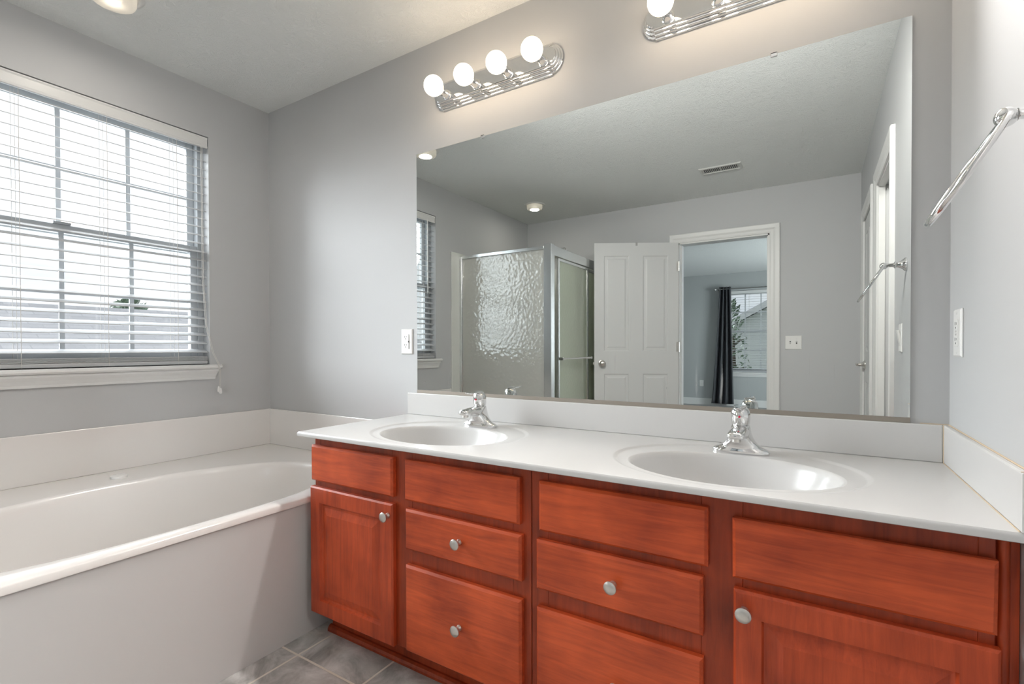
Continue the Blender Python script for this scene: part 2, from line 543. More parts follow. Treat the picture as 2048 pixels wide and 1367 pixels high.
# ------------------------------------------------------------------ mesh helpers
class MB:
    def __init__(self):
        self.v, self.f = [], []

    def add(self, verts, faces):
        o = len(self.v)
        self.v += [tuple(p) for p in verts]
        self.f += [tuple(i + o for i in f) for f in faces]
        return self

    def box(self, x0, x1, y0, y1, z0, z1):
        x0, x1 = sorted((x0, x1)); y0, y1 = sorted((y0, y1)); z0, z1 = sorted((z0, z1))
        v = [(x, y, z) for z in (z0, z1) for y in (y0, y1) for x in (x0, x1)]
        return self.add(v, [(0, 2, 3, 1), (4, 5, 7, 6), (0, 1, 5, 4), (2, 6, 7, 3), (0, 4, 6, 2), (1, 3, 7, 5)])

    def obox(self, c, ax, hx, hy, hz):
        """oriented box, ax = 3 axis vectors"""
        c = Vector(c)
        v = []
        for sz in (-1, 1):
            for sy in (-1, 1):
                for sx in (-1, 1):
                    v.append(c + ax[0] * hx * sx + ax[1] * hy * sy + ax[2] * hz * sz)
        return self.add(v, [(0, 2, 3, 1), (4, 5, 7, 6), (0, 1, 5, 4), (2, 6, 7, 3), (0, 4, 6, 2), (1, 3, 7, 5)])

    def loft(self, rings, closed=True, cap0=True, cap1=True):
        """rings: lists of equally many points"""
        n = len(rings[0])
        o = len(self.v)
        for r in rings:
            self.v += [tuple(p) for p in r]
        for i in range(len(rings) - 1):
            for j in range(n if closed else n - 1):
                a = o + i * n + j
                b = o + i * n + (j + 1) % n
                self.f.append((a, b, b + n, a + n))
        if cap0:
            self.f.append(tuple(o + j for j in range(n))[::-1])
        if cap1:
            self.f.append(tuple(o + (len(rings) - 1) * n + j for j in range(n)))
        return self

    def tube(self, pts, rad, n=12, caps=True, ell=None):
        """swept circle; rad number or list"""
        pts = [Vector(p) for p in pts]
        rads = rad if isinstance(rad, (list, tuple)) else [rad] * len(pts)
        rings = []
        prev = None
        for i, p in enumerate(pts):
            d = (pts[min(i + 1, len(pts) - 1)] - pts[max(i - 1, 0)]).normalized()
            if prev is None:
                ref = Vector((0, 0, 1)) if abs(d.z) < .9 else Vector((1, 0, 0))
                a = d.cross(ref).normalized()
            else:
                a = (prev - d * prev.dot(d)).normalized()
            prev = a
            b = d.cross(a).normalized()
            e = ell[i] if ell else (1, 1)
            rings.append([p + a * (rads[i] * e[0] * math.cos(2 * PI * k / n)) + b * (rads[i] * e[1] * math.sin(2 * PI * k / n)) for k in range(n)])
        return self.loft(rings, True, caps, caps)

    def lathe(self, origin, axis, prof, n=32, cap0=True, cap1=True):
        """prof: (distance along axis, radius)"""
        o = Vector(origin)
        d = Vector(axis).normalized()
        ref = Vector((0, 0, 1)) if abs(d.z) < .9 else Vector((1, 0, 0))
        a = d.cross(ref).normalized()
        b = d.cross(a).normalized()
        rings = [[o + d * h + a * (r * math.cos(2 * PI * k / n)) + b * (r * math.sin(2 * PI * k / n)) for k in range(n)] for h, r in prof]
        return self.loft(rings, True, cap0, cap1)

    def ball(self, c, r, n=24, m=16, sz=1.0):
        prof = []
        for i in range(m + 1):
            t = PI * i / m
            prof.append((-r * math.cos(t) * sz, max(r * math.sin(t), r * .002)))
        return self.lathe(c, (0, 0, 1), prof, n)

    def rect_loft(self, u0, u1, w0, w1, loops, fn, cap0=True):
        """concentric rectangles; loops=(inset, depth); fn(u,w,depth)->point"""
        rings = [[fn(u0 + i, w0 + i, d), fn(u1 - i, w0 + i, d), fn(u1 - i, w1 - i, d), fn(u0 + i, w1 - i, d)] for i, d in loops]
        return self.loft(rings, True, cap0, True)

    def build(self, name, mat, parent=None, smooth=False, angle=35, bevel=0, seg=2, world=True, recalc=True):
        me = bpy.data.meshes.new(name)
        off = Vector((0, 0, 0))
        if parent is not None and world:
            p = parent
            while p is not None:
                off += Vector(p.location)
                p = p.parent
        me.from_pydata([tuple(Vector(v) - off) for v in self.v], [], self.f)
        me.validate()
        if recalc:
            bm = bmesh.new()
            bm.from_mesh(me)
            bmesh.ops.recalc_face_normals(bm, faces=bm.faces)
            bm.to_mesh(me)
            bm.free()
        me.materials.append(mat if not isinstance(mat, str) else MAT[mat])
        if smooth:
            me.polygons.foreach_set('use_smooth', [True] * len(me.polygons))
            me.set_sharp_from_angle(angle=R(angle))
        o = bpy.data.objects.new(name, me)
        COL.objects.link(o)
        if parent is not None:
            o.parent = parent
        if bevel:
            bv = o.modifiers.new('bevel', 'BEVEL')
            bv.width = bevel
            bv.segments = seg
            bv.limit_method = 'ANGLE'
            bv.angle_limit = R(40)
        return o


def tag(o, label=None, cat=None, group=None, kind=None):
    if label: o['label'] = label
    if cat: o['category'] = cat
    if group: o['group'] = group
    if kind: o['kind'] = kind
    return o


def thing(name, label, cat, loc=(0, 0, 0), rz=0, group=None, kind=None):
    o = bpy.data.objects.new(name, None)
    o.empty_display_size = .05
    COL.objects.link(o)
    o.location = loc
    o.rotation_euler = (0, 0, rz)
    return tag(o, label, cat, group, kind)


def dup(root, loc, rz=0, label=None, group=None):
    r = root.copy()
    COL.objects.link(r)
    r.location = loc
    r.rotation_euler = (0, 0, rz)
    if label: r['label'] = label
    if group: r['group'] = group

    def rec(src, dst):
        for ch in list(src.children):
            c = ch.copy()
            COL.objects.link(c)
            c.parent = dst
            rec(ch, c)
    rec(root, r)
    return r


def struct(name, mb, mat, label, cat, parent=None, **k):
    o = mb.build(name, mat, parent, **k)
    return tag(o, label, cat, kind='structure')


def ell(cx, cy, a, b, t, n=2.0):
    c, s = math.cos(t), math.sin(t)
    e = 2.0 / n
    return (cx + a * math.copysign(abs(c) ** e, c), cy + b * math.copysign(abs(s) ** e, s))


# ------------------------------------------------------------------ room shell
H, W, B = 2.44, 3.024, 3.041
YB = 8.10
T = .12

# floors
struct('floor', MB().box(-.14, 4.4, -B - .06, .12, -.06, 0), 'tile', 'grey mottled stone-look square floor tiles with pale grout', 'floor')
struct('floor_bedroom', MB().box(-1.6, 4.4, -YB - .14, -B - .06, -.06, 0), 'carpet', 'grey bedroom carpet seen through the doorway in the mirror', 'carpet')
struct('ceiling', MB().box(-.14, 4.4, -B - .06, .12, H, H + .08), 'ceiling', 'off-white bathroom ceiling with brushed swirl texture', 'ceiling')
struct('ceiling_bedroom', MB().box(-1.6, 4.4, -YB - .14, -B - .06, H, H + .08), 'ceiling', 'textured bedroom ceiling beyond the doorway in the mirror', 'ceiling')

# mirror wall
struct('wall_front', MB().box(-.14, 4.4, 0, .12, 0, H), 'paint', 'grey painted wall behind the mirror and vanity', 'wall')
# left wall with window opening
WY0, WY1, WZ0, WZ1 = -.335, -1.490, .984, 2.180
mb = MB()
mb.box(-.14, 0, WY0, 0, 0, H).box(-.14, 0, -B, WY1, 0, H).box(-.14, 0, WY1, WY0, 0, WZ0).box(-.14, 0, WY1, WY0, WZ1, H)
struct('wall_left', mb, 'paint', 'grey painted wall with the window above the bathtub', 'wall')
# right wall with a doorway and a closet door opening
OY0, OY1, OZ = -1.165, -1.775, 1.985
CY0, CY1 = -2.100, -2.700
mb = MB()
mb.box(W, W + T, OY0, 0, 0, H).box(W, W + T, CY0, OY1, 0, H).box(W, W + T, -B, CY1, 0, H)
mb.box(W, W + T, OY1, OY0, OZ, H).box(W, W + T, CY1, CY0, OZ, H)
struct('wall_right', mb, 'paint', 'pale grey wall at the right carrying the towel ring', 'wall')
# rear wall with bedroom doorway
DX0, DX1, DZ = 1.627, 2.385, 2.045
mb = MB()
mb.box(-.14, DX0, -B - T, -B, 0, H).box(DX1, 4.4, -B - T, -B, 0, H).box(DX0, DX1, -B - T, -B, DZ, H)
struct('wall_rear', mb, 'paint', 'grey rear wall with the bedroom doorway, seen in the mirror', 'wall')
# closet beyond the right doorway
mb = MB()
mb.box(4.3, 4.4, -B, 0, 0, H).box(W + T, 4.3, -.75, -.65, 0, H).box(W + T, 4.3, -2.06, -1.96, 0, H)
struct('wall_closet', mb, 'paint', 'grey closet wall glimpsed through the narrow doorway in the mirror', 'wall')
# bedroom walls
BX0, BX1, BZ0, BZ1 = 1.300, 2.460, .625, 2.115
mb = MB()
mb.box(-1.6, BX0, -YB - .14, -YB, 0, H).box(BX1, 4.4, -YB - .14, -YB, 0, H)
mb.box(BX0, BX1, -YB - .14, -YB, 0, BZ0).box(BX0, BX1, -YB - .14, -YB, BZ1, H)
struct('wall_bedroom_far', mb, 'paint_bed', 'blue-grey bedroom wall with window and dark curtain, in the mirror', 'wall')
struct('wall_bedroom_left', MB().box(-1.6, -1.48, -YB, -B - T, 0, H), 'paint_bed', 'blue-grey bedroom side wall', 'wall')
SW0, SW1 = -6.8, -5.2  # opening added in the unseen wall to let fill light in
struct('wall_bedroom_right', MB().box(4.28, 4.4, -YB, SW0, 0, H).box(4.28, 4.4, SW1, -B - T, 0, H).box(4.28, 4.4, SW0, SW1, 0, BZ0).box(4.28, 4.4, SW0, SW1, BZ1, H), 'paint_bed', 'blue-grey bedroom side wall with an added, unseen window opening', 'wall')

# baseboards
struct('baseboard_bedroom', MB().box(-1.48, 4.28, -YB, -YB + .014, 0, .125), 'trim', 'white baseboard under the bedroom window', 'baseboard', bevel=.004)
struct('baseboard_rear', MB().box(DX1 + .09, W, -B, -B + .014, 0, .09), 'trim', 'white baseboard on the rear bathroom wall', 'baseboard', bevel=.004)


# casings
def casing(name, a0, a1, ztop, fn, label, w=.08, t=.02):
    """door casing; fn(a, depth, z) -> point"""
    mb = MB()
    prof = [(0, 0), (0, .010), (.012, .013), (.03, .013), (.045, .018), (w - .006, t), (w, t - .004), (w, 0)]

    def strip(path_in):
        rings = []
        for q in path_in:
            rings.append([fn(*q(o, d)) for o, d in prof])
        mb.loft(rings)
    s = 1 if a1 > a0 else -1
    strip([lambda o, d: (a0 - s * o, d, 0), lambda o, d: (a0 - s * o, d, ztop + o),
           lambda o, d: (a1 + s * o, d, ztop + o), lambda o, d: (a1 + s * o, d, 0)])
    return struct(name, mb, 'trim', label, 'door casing')


casing('trim_1', DX0, DX1, DZ, lambda a, d, z: (a, -B + d, z), 'white casing around the bedroom doorway in the mirror')
casing('trim_2', OY0, OY1, OZ, lambda a, d, z: (W - d, a, z), 'white casing around the narrow open doorway beside the towel ring')
casing('trim_3', CY0, CY1, OZ, lambda a, d, z: (W - d, a, z), 'white casing around the closed closet door in the mirror')
# jamb linings
mb = MB()
mb.box(DX0 - .001, DX0 + .012, -B - T, -B, 0, DZ).box(DX1 - .012, DX1 + .001, -B - T, -B, 0, DZ).box(DX0, DX1, -B - T, -B, DZ - .012, DZ + .001)
mb.box(DX0 + .012, DX0 + .022, -B - T, -B - .045, 0, DZ - .012).box(DX1 - .022, DX1 - .012, -B - T, -B - .045, 0, DZ - .012)
struct('trim_4', mb, 'trim', 'white jamb lining inside the bedroom doorway', 'door jamb')
mb = MB()
mb.box(W, W + .03, OY0 - .012, OY0 + .001, 0, OZ).box(W, W + .03, OY1 - .001, OY1 + .012, 0, OZ).box(W, W + .03, OY1, OY0, OZ - .012, OZ + .001)
struct('trim_5', mb, 'trim', 'white jamb lining inside the narrow open doorway', 'door jamb')


# ------------------------------------------------------------------ windows (local: x along the wall, +y into the room)
def make_window(name, w, h, loc, rz, label, sill_top):
    root = thing(name, label, 'window', loc, rz, kind='structure')
    L = dict(parent=root, world=False)
    fr = MB()
    a = .028
    y0, y1 = -.135, -.062
    fr.box(0, a, y0, y1, 0, h).box(w - a, w, y0, y1, 0, h).box(a, w - a, y0, y1, h - a, h).box(a, w - a, y0, y1, 0, a)
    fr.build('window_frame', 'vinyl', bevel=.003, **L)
    mid = h * .497

    def sash(nm, z0, z1, yb, yf, rail_b, rail_t):
        s = MB()
        st = .034
        x0, x1 = a, w - a
        s.box(x0, x0 + st, yb, yf, z0, z1).box(x1 - st, x1, yb, yf, z0, z1)
        s.box(x0 + st, x1 - st, yb, yf, z0, z0 + rail_b).box(x0 + st, x1 - st, yb, yf, z1 - rail_t, z1)
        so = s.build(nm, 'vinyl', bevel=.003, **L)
        gx0, gx1, gz0, gz1 = x0 + st, x1 - st, z0 + rail_b, z1 - rail_t
        g = MB()
        ym = (yb + yf) / 2
        g.box(gx0 - .004, gx1 + .004, ym - .002, ym + .002, gz0 - .004, gz1 + .004)
        g.build('pane', 'glass', parent=so, world=False)
        mu = MB()
        for k in (1, 2, 3):
            xx = gx0 + (gx1 - gx0) * k / 4
            mu.box(xx - .009, xx + .009, ym + .003, ym + .009, gz0, gz1)
        zz = (gz0 + gz1) / 2
        mu.box(gx0, gx1, ym + .0035, ym + .0085, zz - .009, zz + .009)
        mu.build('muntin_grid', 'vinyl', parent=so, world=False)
        return so
    sash('upper_sash', mid - .012, h - a, -.126, -.098, .034, .034)
    lo = sash('lower_sash', a, mid + .030, -.096, -.066, .046, .036)
    lk = MB()
    lk.box(w * .5 - .03, w * .5 + .03, -.072, -.058, mid + .030, mid + .040)
    lk.build('sash_lock', 'vinyl', parent=lo, world=False)
    # stool and apron
    st = MB()
    prof = [(-.062, 0), (.026, 0), (.034, -.006), (.036, -.014), (.032, -.021), (.022, -.024), (-.062, -.024)]
    e = .046
    # the part in front of the wall carries horns past the opening
    st.box(.001, w - .001, -.062, .002, -.024, 0)
    st.loft([[(-e + (.003 if k else 0) * 0, y if y > 0 else .0005, z) for y, z in prof] , [(w + e, y if y > 0 else .0005, z) for y, z in prof]] if False else
            [[(x, max(y, .0005), z) for y, z in prof] for x in (-e, w + e)])
    st.build('window_stool', 'trim', smooth=True, angle=30, **L)
    ap = MB()
    prof2 = [(.0005, -.024, .034), (.024, -.024, .034), (.024, -.034, .033), (.017, -.050, .026), (.012, -.066, .022), (.012, -.077, .020), (.0005, -.077, .020)]
    ap.loft([[(-ex, y, z) for y, z, ex in prof2], [(w + ex, y, z) for y, z, ex in prof2]])
    ap.build('window_apron', 'trim', **L)
    return root


make_window('window_1', -WY1 + WY0, WZ1 - WZ0, (0, WY0, WZ0), R(-90), 'white vinyl double-hung window with muntin grid above the bathtub', 0)
make_window('window_2', BX1 - BX0, BZ1 - BZ0, (BX0, -YB, BZ0), 0, 'bedroom window beside the dark curtain, seen in the mirror', 0)


make_window('added_side_window', SW1 - SW0, BZ1 - BZ0, (4.28, SW0, BZ0), R(90), 'added unseen side window that lets light into the bedroom', 0)  # made-up window, put in so more light reaches the bedroom


def make_blind(name, w, h, loc, rz, label, pitch, tilt, cord_side=True, cords=(.147, .433, .723, 1.008)):
    root = thing(name, label, 'window blind', loc, rz)
    L = dict(parent=root, world=False)
    v = MB()
    prof = [(-.014, h - .060), (-.002, h - .060), (-.001, h - .054), (-.004, h - .048), (-.004, h - .016), (-.001, h - .010), (-.002, h - .005), (-.014, h - .005)]
    v.loft([[(x, y, z) for y, z in prof] for x in (.004, w - .004)])
    v.build('valance', 'trim', **L)
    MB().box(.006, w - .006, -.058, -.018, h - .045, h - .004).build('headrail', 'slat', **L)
    s = MB()
    n = int((h - .075 - .062) / pitch)
    yc = -.034
    hw = .025
    z = h - .078
    for i in range(n + 1):
        pts = []
        for k in range(7):
            q = -hw + 2 * hw * k / 6
            crown = .0022 * (1 - (q / hw) ** 2)
            yy = q * math.cos(tilt)
            zz = -q * math.sin(tilt) + crown
            pts.append((yy, zz))
        prof = [(yc + y, z + q) for y, q in pts] + [(yc + y, z + q - .0026) for y, q in reversed(pts)]
        s.loft([[(x, y, zz) for y, zz in prof] for x in (.006, w - .006)])
        z -= pitch
    # closed stack on the bottom rail
    for i in range(4):
        zz = .0235 + i * .0052
        s.box(.006, w - .006, yc - hw, yc + hw, zz, zz + .0034)
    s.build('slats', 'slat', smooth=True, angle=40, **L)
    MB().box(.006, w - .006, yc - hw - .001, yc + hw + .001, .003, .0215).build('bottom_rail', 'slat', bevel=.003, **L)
    c = MB()
    for x in cords:
        for y, dx in ((yc + hw + .001, 0), (yc - hw - .001, .012)):
            c.tube([(x + dx, y, h - .045), (x + dx, y, .004)], .0011, 6)
        c.tube([(x + .006, yc, h - .045), (x + .006, yc, .004)], .0009, 6)
    c.build('ladder_cords', 'cord', **L)
    if cord_side:
        p = MB()
        for d in (0, .006):
            p.tube([(.030 + d, -.003, h - .050), (.028 + d, -.002, .45), (.016 + d, .004, .20), (-.008 + d, .024, .06), (-.026 + d, .040, .004), (-.030 + d, .043, -.03), (-.031 + d, .043, -.125 + d * 1.8)], .0013, 6)
        po = p.build('pull_cord', 'cord', **L)
        for d in (0, .009):
            tb = MB()
            tb.lathe((-.031 + d * .9, .043 - d * .3, -.124 + d * 1.1), (0, 0, -1), [(0, .002), (.004, .0045), (.016, .0065), (.026, .0072), (.031, .005), (.032, .002)], 14)
            tb.build('tassel', 'plastic', parent=po, world=False, smooth=True)
        wn = MB()
        wn.tube([(w - .10, -.001, h - .05), (w - .10, .001, h - .66)], .0042, 8)
        wn.tube([(w - .10, -.006, h - .035), (w - .10, -.001, h - .052)], .002, 6)
        wn.build('tilt_wand', 'plastic', **L)
    return root


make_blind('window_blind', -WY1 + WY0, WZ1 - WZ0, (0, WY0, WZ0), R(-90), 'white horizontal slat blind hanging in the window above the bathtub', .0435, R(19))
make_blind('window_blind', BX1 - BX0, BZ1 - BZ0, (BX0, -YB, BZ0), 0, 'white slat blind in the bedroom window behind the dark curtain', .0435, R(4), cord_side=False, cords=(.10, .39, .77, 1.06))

# ------------------------------------------------------------------ bathtub
TX, TD, TL = 1.1154, .512, 1.685
tub = thing('bathtub', 'white drop-in soaking bathtub with smooth apron under the window', 'bathtub', (TX / 2, -TL / 2, 0))
cx, cy = .668, -.885
AB, AF, AY = .385, .385, .68


def tub_rim(t, s=1.0):
    c, sn = math.cos(t), math.sin(t)
    nn = 2.7 if c > 0 else 2.05
    x = cx + s * AF * math.copysign(abs(c) ** (2 / nn), c)
    y = cy + s * AY * math.copysign(abs(sn) ** (2 / nn), sn)
    return x, y


def rect_hit(ox, oy, t, x0, x1, y0, y1):
    c, s = math.cos(t), math.sin(t)
    k = 1e9
    if c > 1e-9: k = min(k, (x1 - ox) / c)
    if c < -1e-9: k = min(k, (x0 - ox) / c)
    if s > 1e-9: k = min(k, (y1 - oy) / s)
    if s < -1e-9: k = min(k, (y0 - oy) / s)
    return ox + c * k, oy + s * k


def angles(n, ox, oy, x0, x1, y0, y1):
    a = [2 * PI * k / n for k in range(n)]
    for X in (x0, x1):
        for Y in (y0, y1):
            a.append(math.atan2(Y - oy, X - ox) % (2 * PI))
    a = sorted(a)
    out = [a[0]]
    for q in a[1:]:
        if q - out[-1] > 1e-4:
            out.append(q)
    return out


def rim_point(f, ang):
    """point of a rim curve in true direction ang: search the parameter"""
    lo, hi = ang - .9, ang + .9
    for _ in range(40):
        m = (lo + hi) / 2
        x, y = f(m)
        d = (math.atan2(y - cy0[1], x - cy0[0]) - ang + PI) % (2 * PI) - PI
        if d < 0: lo = m
        else: hi = m
    return f((lo + hi) / 2)


cy0 = (cx, cy)
AN = angles(120, cx, cy, 0.001, TX, -TL, -.001)
rimpts = [rim_point(tub_rim, a) for a in AN]
profile = [(1.035, 0), (1.012, -.0006), (1.0, -.004), (.990, -.011), (.982, -.024), (.972, -.06), (.955, -.15), (.930, -.26), (.90, -.33), (.85, -.368), (.76, -.388), (.5, -.395), (.2, -.398), (.02, -.398)]
rings = []
outer = [rect_hit(cx, cy, a, 0.001, TX, -TL, -.001) for a in AN]
rings.append([(x, y, TD - .022) for x, y in outer])
rings.append([(x, y, TD - .004) for x, y in outer])
ins = [(min(max(x, .004), TX - .004), min(max(y, -TL + .004), -.004)) for x, y in outer]
rings.append([(x, y, TD) for x, y in ins])
for s, dz in profile:
    ring = []
    for a, (rx, ry) in zip(AN, rimpts):
        k = s
        if dz < -.02 and dz > -.36:
            for a0 in (R(84), R(64)):
                k += .014 * math.exp(-((a - a0) / .035) ** 2) * min(1, (-dz - .02) / .08)
        ring.append((cx + (rx - cx) * k, cy + (ry - cy) * k, TD + dz))
    rings.append(ring)
m_ = MB().loft(rings, True, False, True)
m_.build('tub_shell', 'acrylic', tub, smooth=True, angle=50)
ap = MB().box(TX - .020, TX - .008, -TL, -.004, .0005, TD - .022)
ap.build('apron', 'apron', tub)
# splash ledges along the walls
MB().box(.0008, .013, -TL + .002, -.0008, TD, .7172).build('splash_panel', 'acrylic', tub, bevel=.003)
MB().box(.0132, 1.10, -.012, -.0008, TD, .7172).build('splash_panel', 'acrylic', tub, bevel=.003)
dk = MB()
dk.lathe((.175, -.800, TD), (0, 0, 1), [(0, .030), (.004, .031), (.010, .029), (.013, .024), (.014, .012), (.0142, .001)], 28)
dko = dk.build('air_button', 'plastic', tub, smooth=True, angle=40)

# ------------------------------------------------------------------ vanity cabinets
YF, YD = -.545, -.565      # face frame front, drawer front
KZ = .7445


def knob(parent, x, z, y=YD):
    k = MB()
    k.lathe((x, y, z), (0, -1, 0), [(0, .0092), (.003, .0088), (.0065, .0058), (.012, .0054), (.0165, .0080), (.0195, .0145), (.0215, .0162), (.0240, .0158), (.0265, .0120), (.0278, .0060), (.0281, .001)], 28)
    return k.build('knob', 'steel', parent, smooth=True, angle=45)


def front(root, name, x0, x1, z0, z1, tiltx=0):
    f = lambda u, w, d: (u, YF - d + (-.0), w)
    if tiltx:
        f = lambda u, w, d: (u, YF - d - tiltx * (w - z0) / (z1 - z0), w)
    mb = MB().rect_loft(x0, x1, z0, z1, [(0, .0005), (0, .0135), (.0065, .020)], f)
    return mb.build(name, 'wood_h', root)


def panel_door(root, x0, x1, z0, z1):
    f = lambda u, w, d: (u, YF - d, w)
    mb = MB().rect_loft(x0, x1, z0, z1, [(0, .0005), (0, .0145), (.005, .020), (.054, .020), (.058, .012), (.064, .0105), (.070, .0115), (.094, .0185), (.097, .0185)], f)
    return mb.build('door', 'wood_v', root)


def cabinet(x0, x1, label, flip):
    root = thing('vanity_cabinet', label, 'cabinet', ((x0 + x1) / 2, -.27, 0), group='cherry vanity cabinets under the counter')
    body = MB()
    t = .016
    zb = .100
    body.box(x0, x0 + t, YF + .019, -.003, zb, KZ).box(x1 - t, x1, YF + .019, -.003, zb, KZ)
    body.box(x0 + t, x1 - t, YF + .019, -.003, zb, zb + t).box(x0 + t, x1 - t, -.012, -.003, zb + t, KZ)
    body.build('carcass', 'wood_f', root)
    # face frame: stiles and rails
    ff = MB()
    y0, y1 = YF, YF + .019
    if not flip:
        dx0, dx1, wx0, wx1 = x0 - .006, x0 + .412, x0 + .464, x0 + .888
        st = [(x0, x0 + .030), (x0 + .395, x0 + .482), (x1 - .058, x1)]
    else:
        wx0, wx1, dx0, dx1 = x0 + .030, x0 + .452, x0 + .502, x0 + .920
        st = [(x0, x0 + .050), (x0 + .436, x0 + .520), (x1 - .022, x1)]
    for a, b in st:
        ff.box(a, b, y0, y1, zb, KZ)
    for k in range(2):
        a, b = st[k][1], st[k + 1][0]
        ff.box(a, b, y0 + .0004, y1, KZ - .048, KZ)
        ff.box(a, b, y0 + .0004, y1, .535, .605)
        ff.box(a, b, y0 + .0004, y1, zb, zb + .035)
        if (k == 1) != flip:
            ff.box(a, b, y0 + .0004, y1, .365, .450)
    ff.build('face_frame', 'wood_f', root, bevel=.001, seg=1)
    dz = [(.5855, .7145), (.4315, .5585), (.107, .381)]
    if flip:
        dz = [(.583, .7145), (.427, .5585), (.107, .378)]
    front(root, 'false_front', dx0 + (.006 if not flip else 0), dx1 - (.004 if flip else 0), .5855 if not flip else .574, .7145 if not flip else .703, tiltx=.006 if flip else 0)
    front(root, 'false_front', wx0, wx1, *dz[0])
    for q in (1, 2):
        d = front(root, 'drawer', wx0 - (.008 if flip else -.003), wx1 - (.010 if flip else -.006), *dz[q])
        knob(d, 1.839 if not flip else 2.310, {1: .498, 2: .246}[q] if not flip else {1: .493, 2: .243}[q])
    if not flip:
        d = panel_door(root, dx0, dx1, .100, .563)
        knob(d, 1.549, .525)
    else:
        d = panel_door(root, dx0 + .002, dx1 + .001, .100, .5505)
        knob(d, 2.599, .510)
    tk = MB()
    tk.box(x0 + .012, x1, -.482, -.470, .0, zb)
    tk.box(x0 + .012, x0 + .028, -.470, -.003, .0, zb)
    tk.build('toe_kick', 'wood_f', root)
    sm = MB()
    prof = [(-.482, 0), (-.500, 0), (-.500, .008), (-.496, .016), (-.489, .021), (-.482, .021)]
    sm.loft([[(x, y, z) for y, z in prof] for x in (x0 + .006, x1)])
    sm.build('base_moulding', 'wood_f', root)
    if flip:
        fl = MB()
        fl.box(x1 + .0005, W - .001, YF + .012, YF + .024, .0005, KZ)
        pr = [(x1 + .012 + .009 * math.cos(q), YF + .012 - .011 * math.sin(q)) for q in [PI * k / 8 for k in range(9)]]
        fl.loft([[(x, y, z) for x, y in pr] for z in (.0005, KZ)])
        fl.build('filler_strip', 'wood_v', root, smooth=True, angle=30)
    return root


cabinet(1.155, 2.0715, 'cherry wood vanity cabinet beside the bathtub, door at its left', False)
cabinet(2.0735, 2.990, 'cherry wood vanity cabinet at the right wall, door at its right', True)

# ------------------------------------------------------------------ countertop with two moulded basins
CL, CD, CZ, CT = 1.1056, .586, .7615, .017
top = thing('countertop', 'glossy white double-basin vanity countertop along the mirror wall', 'countertop', ((CL + W) / 2, -CD / 2, CZ - CT))
SINKX = (1.585, 2.532)
XS = 2.06
SA, SB, SY = .256, .180, -.335
OA, OB, OY = .300, .242, -.302
x1e = W - .0008
for i, sx in enumerate(SINKX):
    xa, xb = (CL, XS) if i == 0 else (XS, x1e)
    cy0 = (sx, SY)
    A = angles(112, sx, SY, xa, xb, -CD, -.0008)
    inner = [rim_point(lambda t: ell(sx, SY, SA, SB, t), a) for a in A]
    outr = [rect_hit(sx, SY, a, xa, xb, -CD, -.0008) for a in A]
    # ridge ring lies on an ellipse that shares the direction from the basin centre
    mid = []
    for a, (ix, iy), (ox, oy) in zip(A, inner, outr):
        c, s = math.cos(a), math.sin(a)
        dy = SY - OY
        qa = (c / OA) ** 2 + (s / OB) ** 2
        qb = 2 * dy * s / OB ** 2
        qc = (dy / OB) ** 2 - 1
        k = (-qb + math.sqrt(qb * qb - 4 * qa * qc)) / (2 * qa)
        kr = math.hypot(ox - sx, oy - SY)
        ki = math.hypot(ix - sx, iy - SY)
        mid.append(max(min(k, kr - .014), ki + .016))
    rr = []

    def flat(xy, z):
        return [(x, y, z) for x, y in xy]
    # bottom, front edge
    clampd = [(min(max(x, CL + .004 if i == 0 else xa), xb), max(y, -CD + .004)) for x, y in outr]
    rr.append(flat(clampd, CZ - CT))
    rr.append(flat(outr, CZ - CT + .002))
    rr.append(flat(outr, CZ - .005))
    rr.append([(x, y, CZ) for x, y in clampd])

    def at(k, z):
        return [(sx + math.cos(a) * kk, SY + math.sin(a) * kk, z) for a, kk in zip(A, k)]
    rr.append(at([m + .010 for m in mid], CZ))
    rr.append(at([m + .004 for m in mid], CZ - .0008))
    rr.append(at([m - .002 for m in mid], CZ - .0034))
    rr.append(at([m - .008 for m in mid], CZ - .0045))
    kin = [math.hypot(x - sx, y - SY) for x, y in inner]
    rr.append(at([k * 1.03 for k in kin], CZ - .0047))
    rr.append(at(kin, CZ - .005))
    MB().loft(rr, True, False, False).build('counter', 'marble', top, smooth=True, angle=50)
    bp_ = [(1.0, -.005), (.985, -.0058), (.968, -.0095), (.95, -.018), (.925, -.034), (.88, -.060), (.80, -.090), (.68, -.112), (.52, -.126), (.33, -.134), (.16, -.137), (.085, -.138)]
    br_ = [at([k * s for k in kin], CZ + dz) for s, dz in bp_]
    bs = MB().loft(br_, True, False, True).build('sink_basin', 'marble', top, smooth=True, angle=60)
    dr = MB().lathe((sx, SY, CZ - .1378), (0, 0, 1), [(0, .021), (.002, .022), (.003, .019), (.001, .015), (.0045, .013), (.006, .001)], 24)
    dr.build('drain', 'chrome', bs, smooth=True)
MB().box(CL, W - .0135, -.0125, -.0008, CZ, .8608).build('backsplash', 'marble', top, bevel=.003)
MB().box(W - .013, W - .0008, -CD, -.0008, CZ, .8608).build('side_splash', 'marble', top, bevel=.003)


ck = MB().tube([(W - .0135, -CD + .004, .8612), (W - .0012, -CD + .004, .8612)], .0009, 6)
ck.tube([(W - .0012, -CD + .002, .8614), (W - .0012, -.0012, .8614), (W - .06, -.0012, .8614)], .0016, 6)
ck.tube([(W - .0134, -.0132, CZ + .001), (W - .0134, -.0132, .8605)], .0011, 6)
ck.tube([(W - .0134, -.0132, CZ + .0006), (W - .0134, -CD + .006, CZ + .0006)], .0011, 6)
ck.build('caulk_line', 'caulk', top, smooth=True)


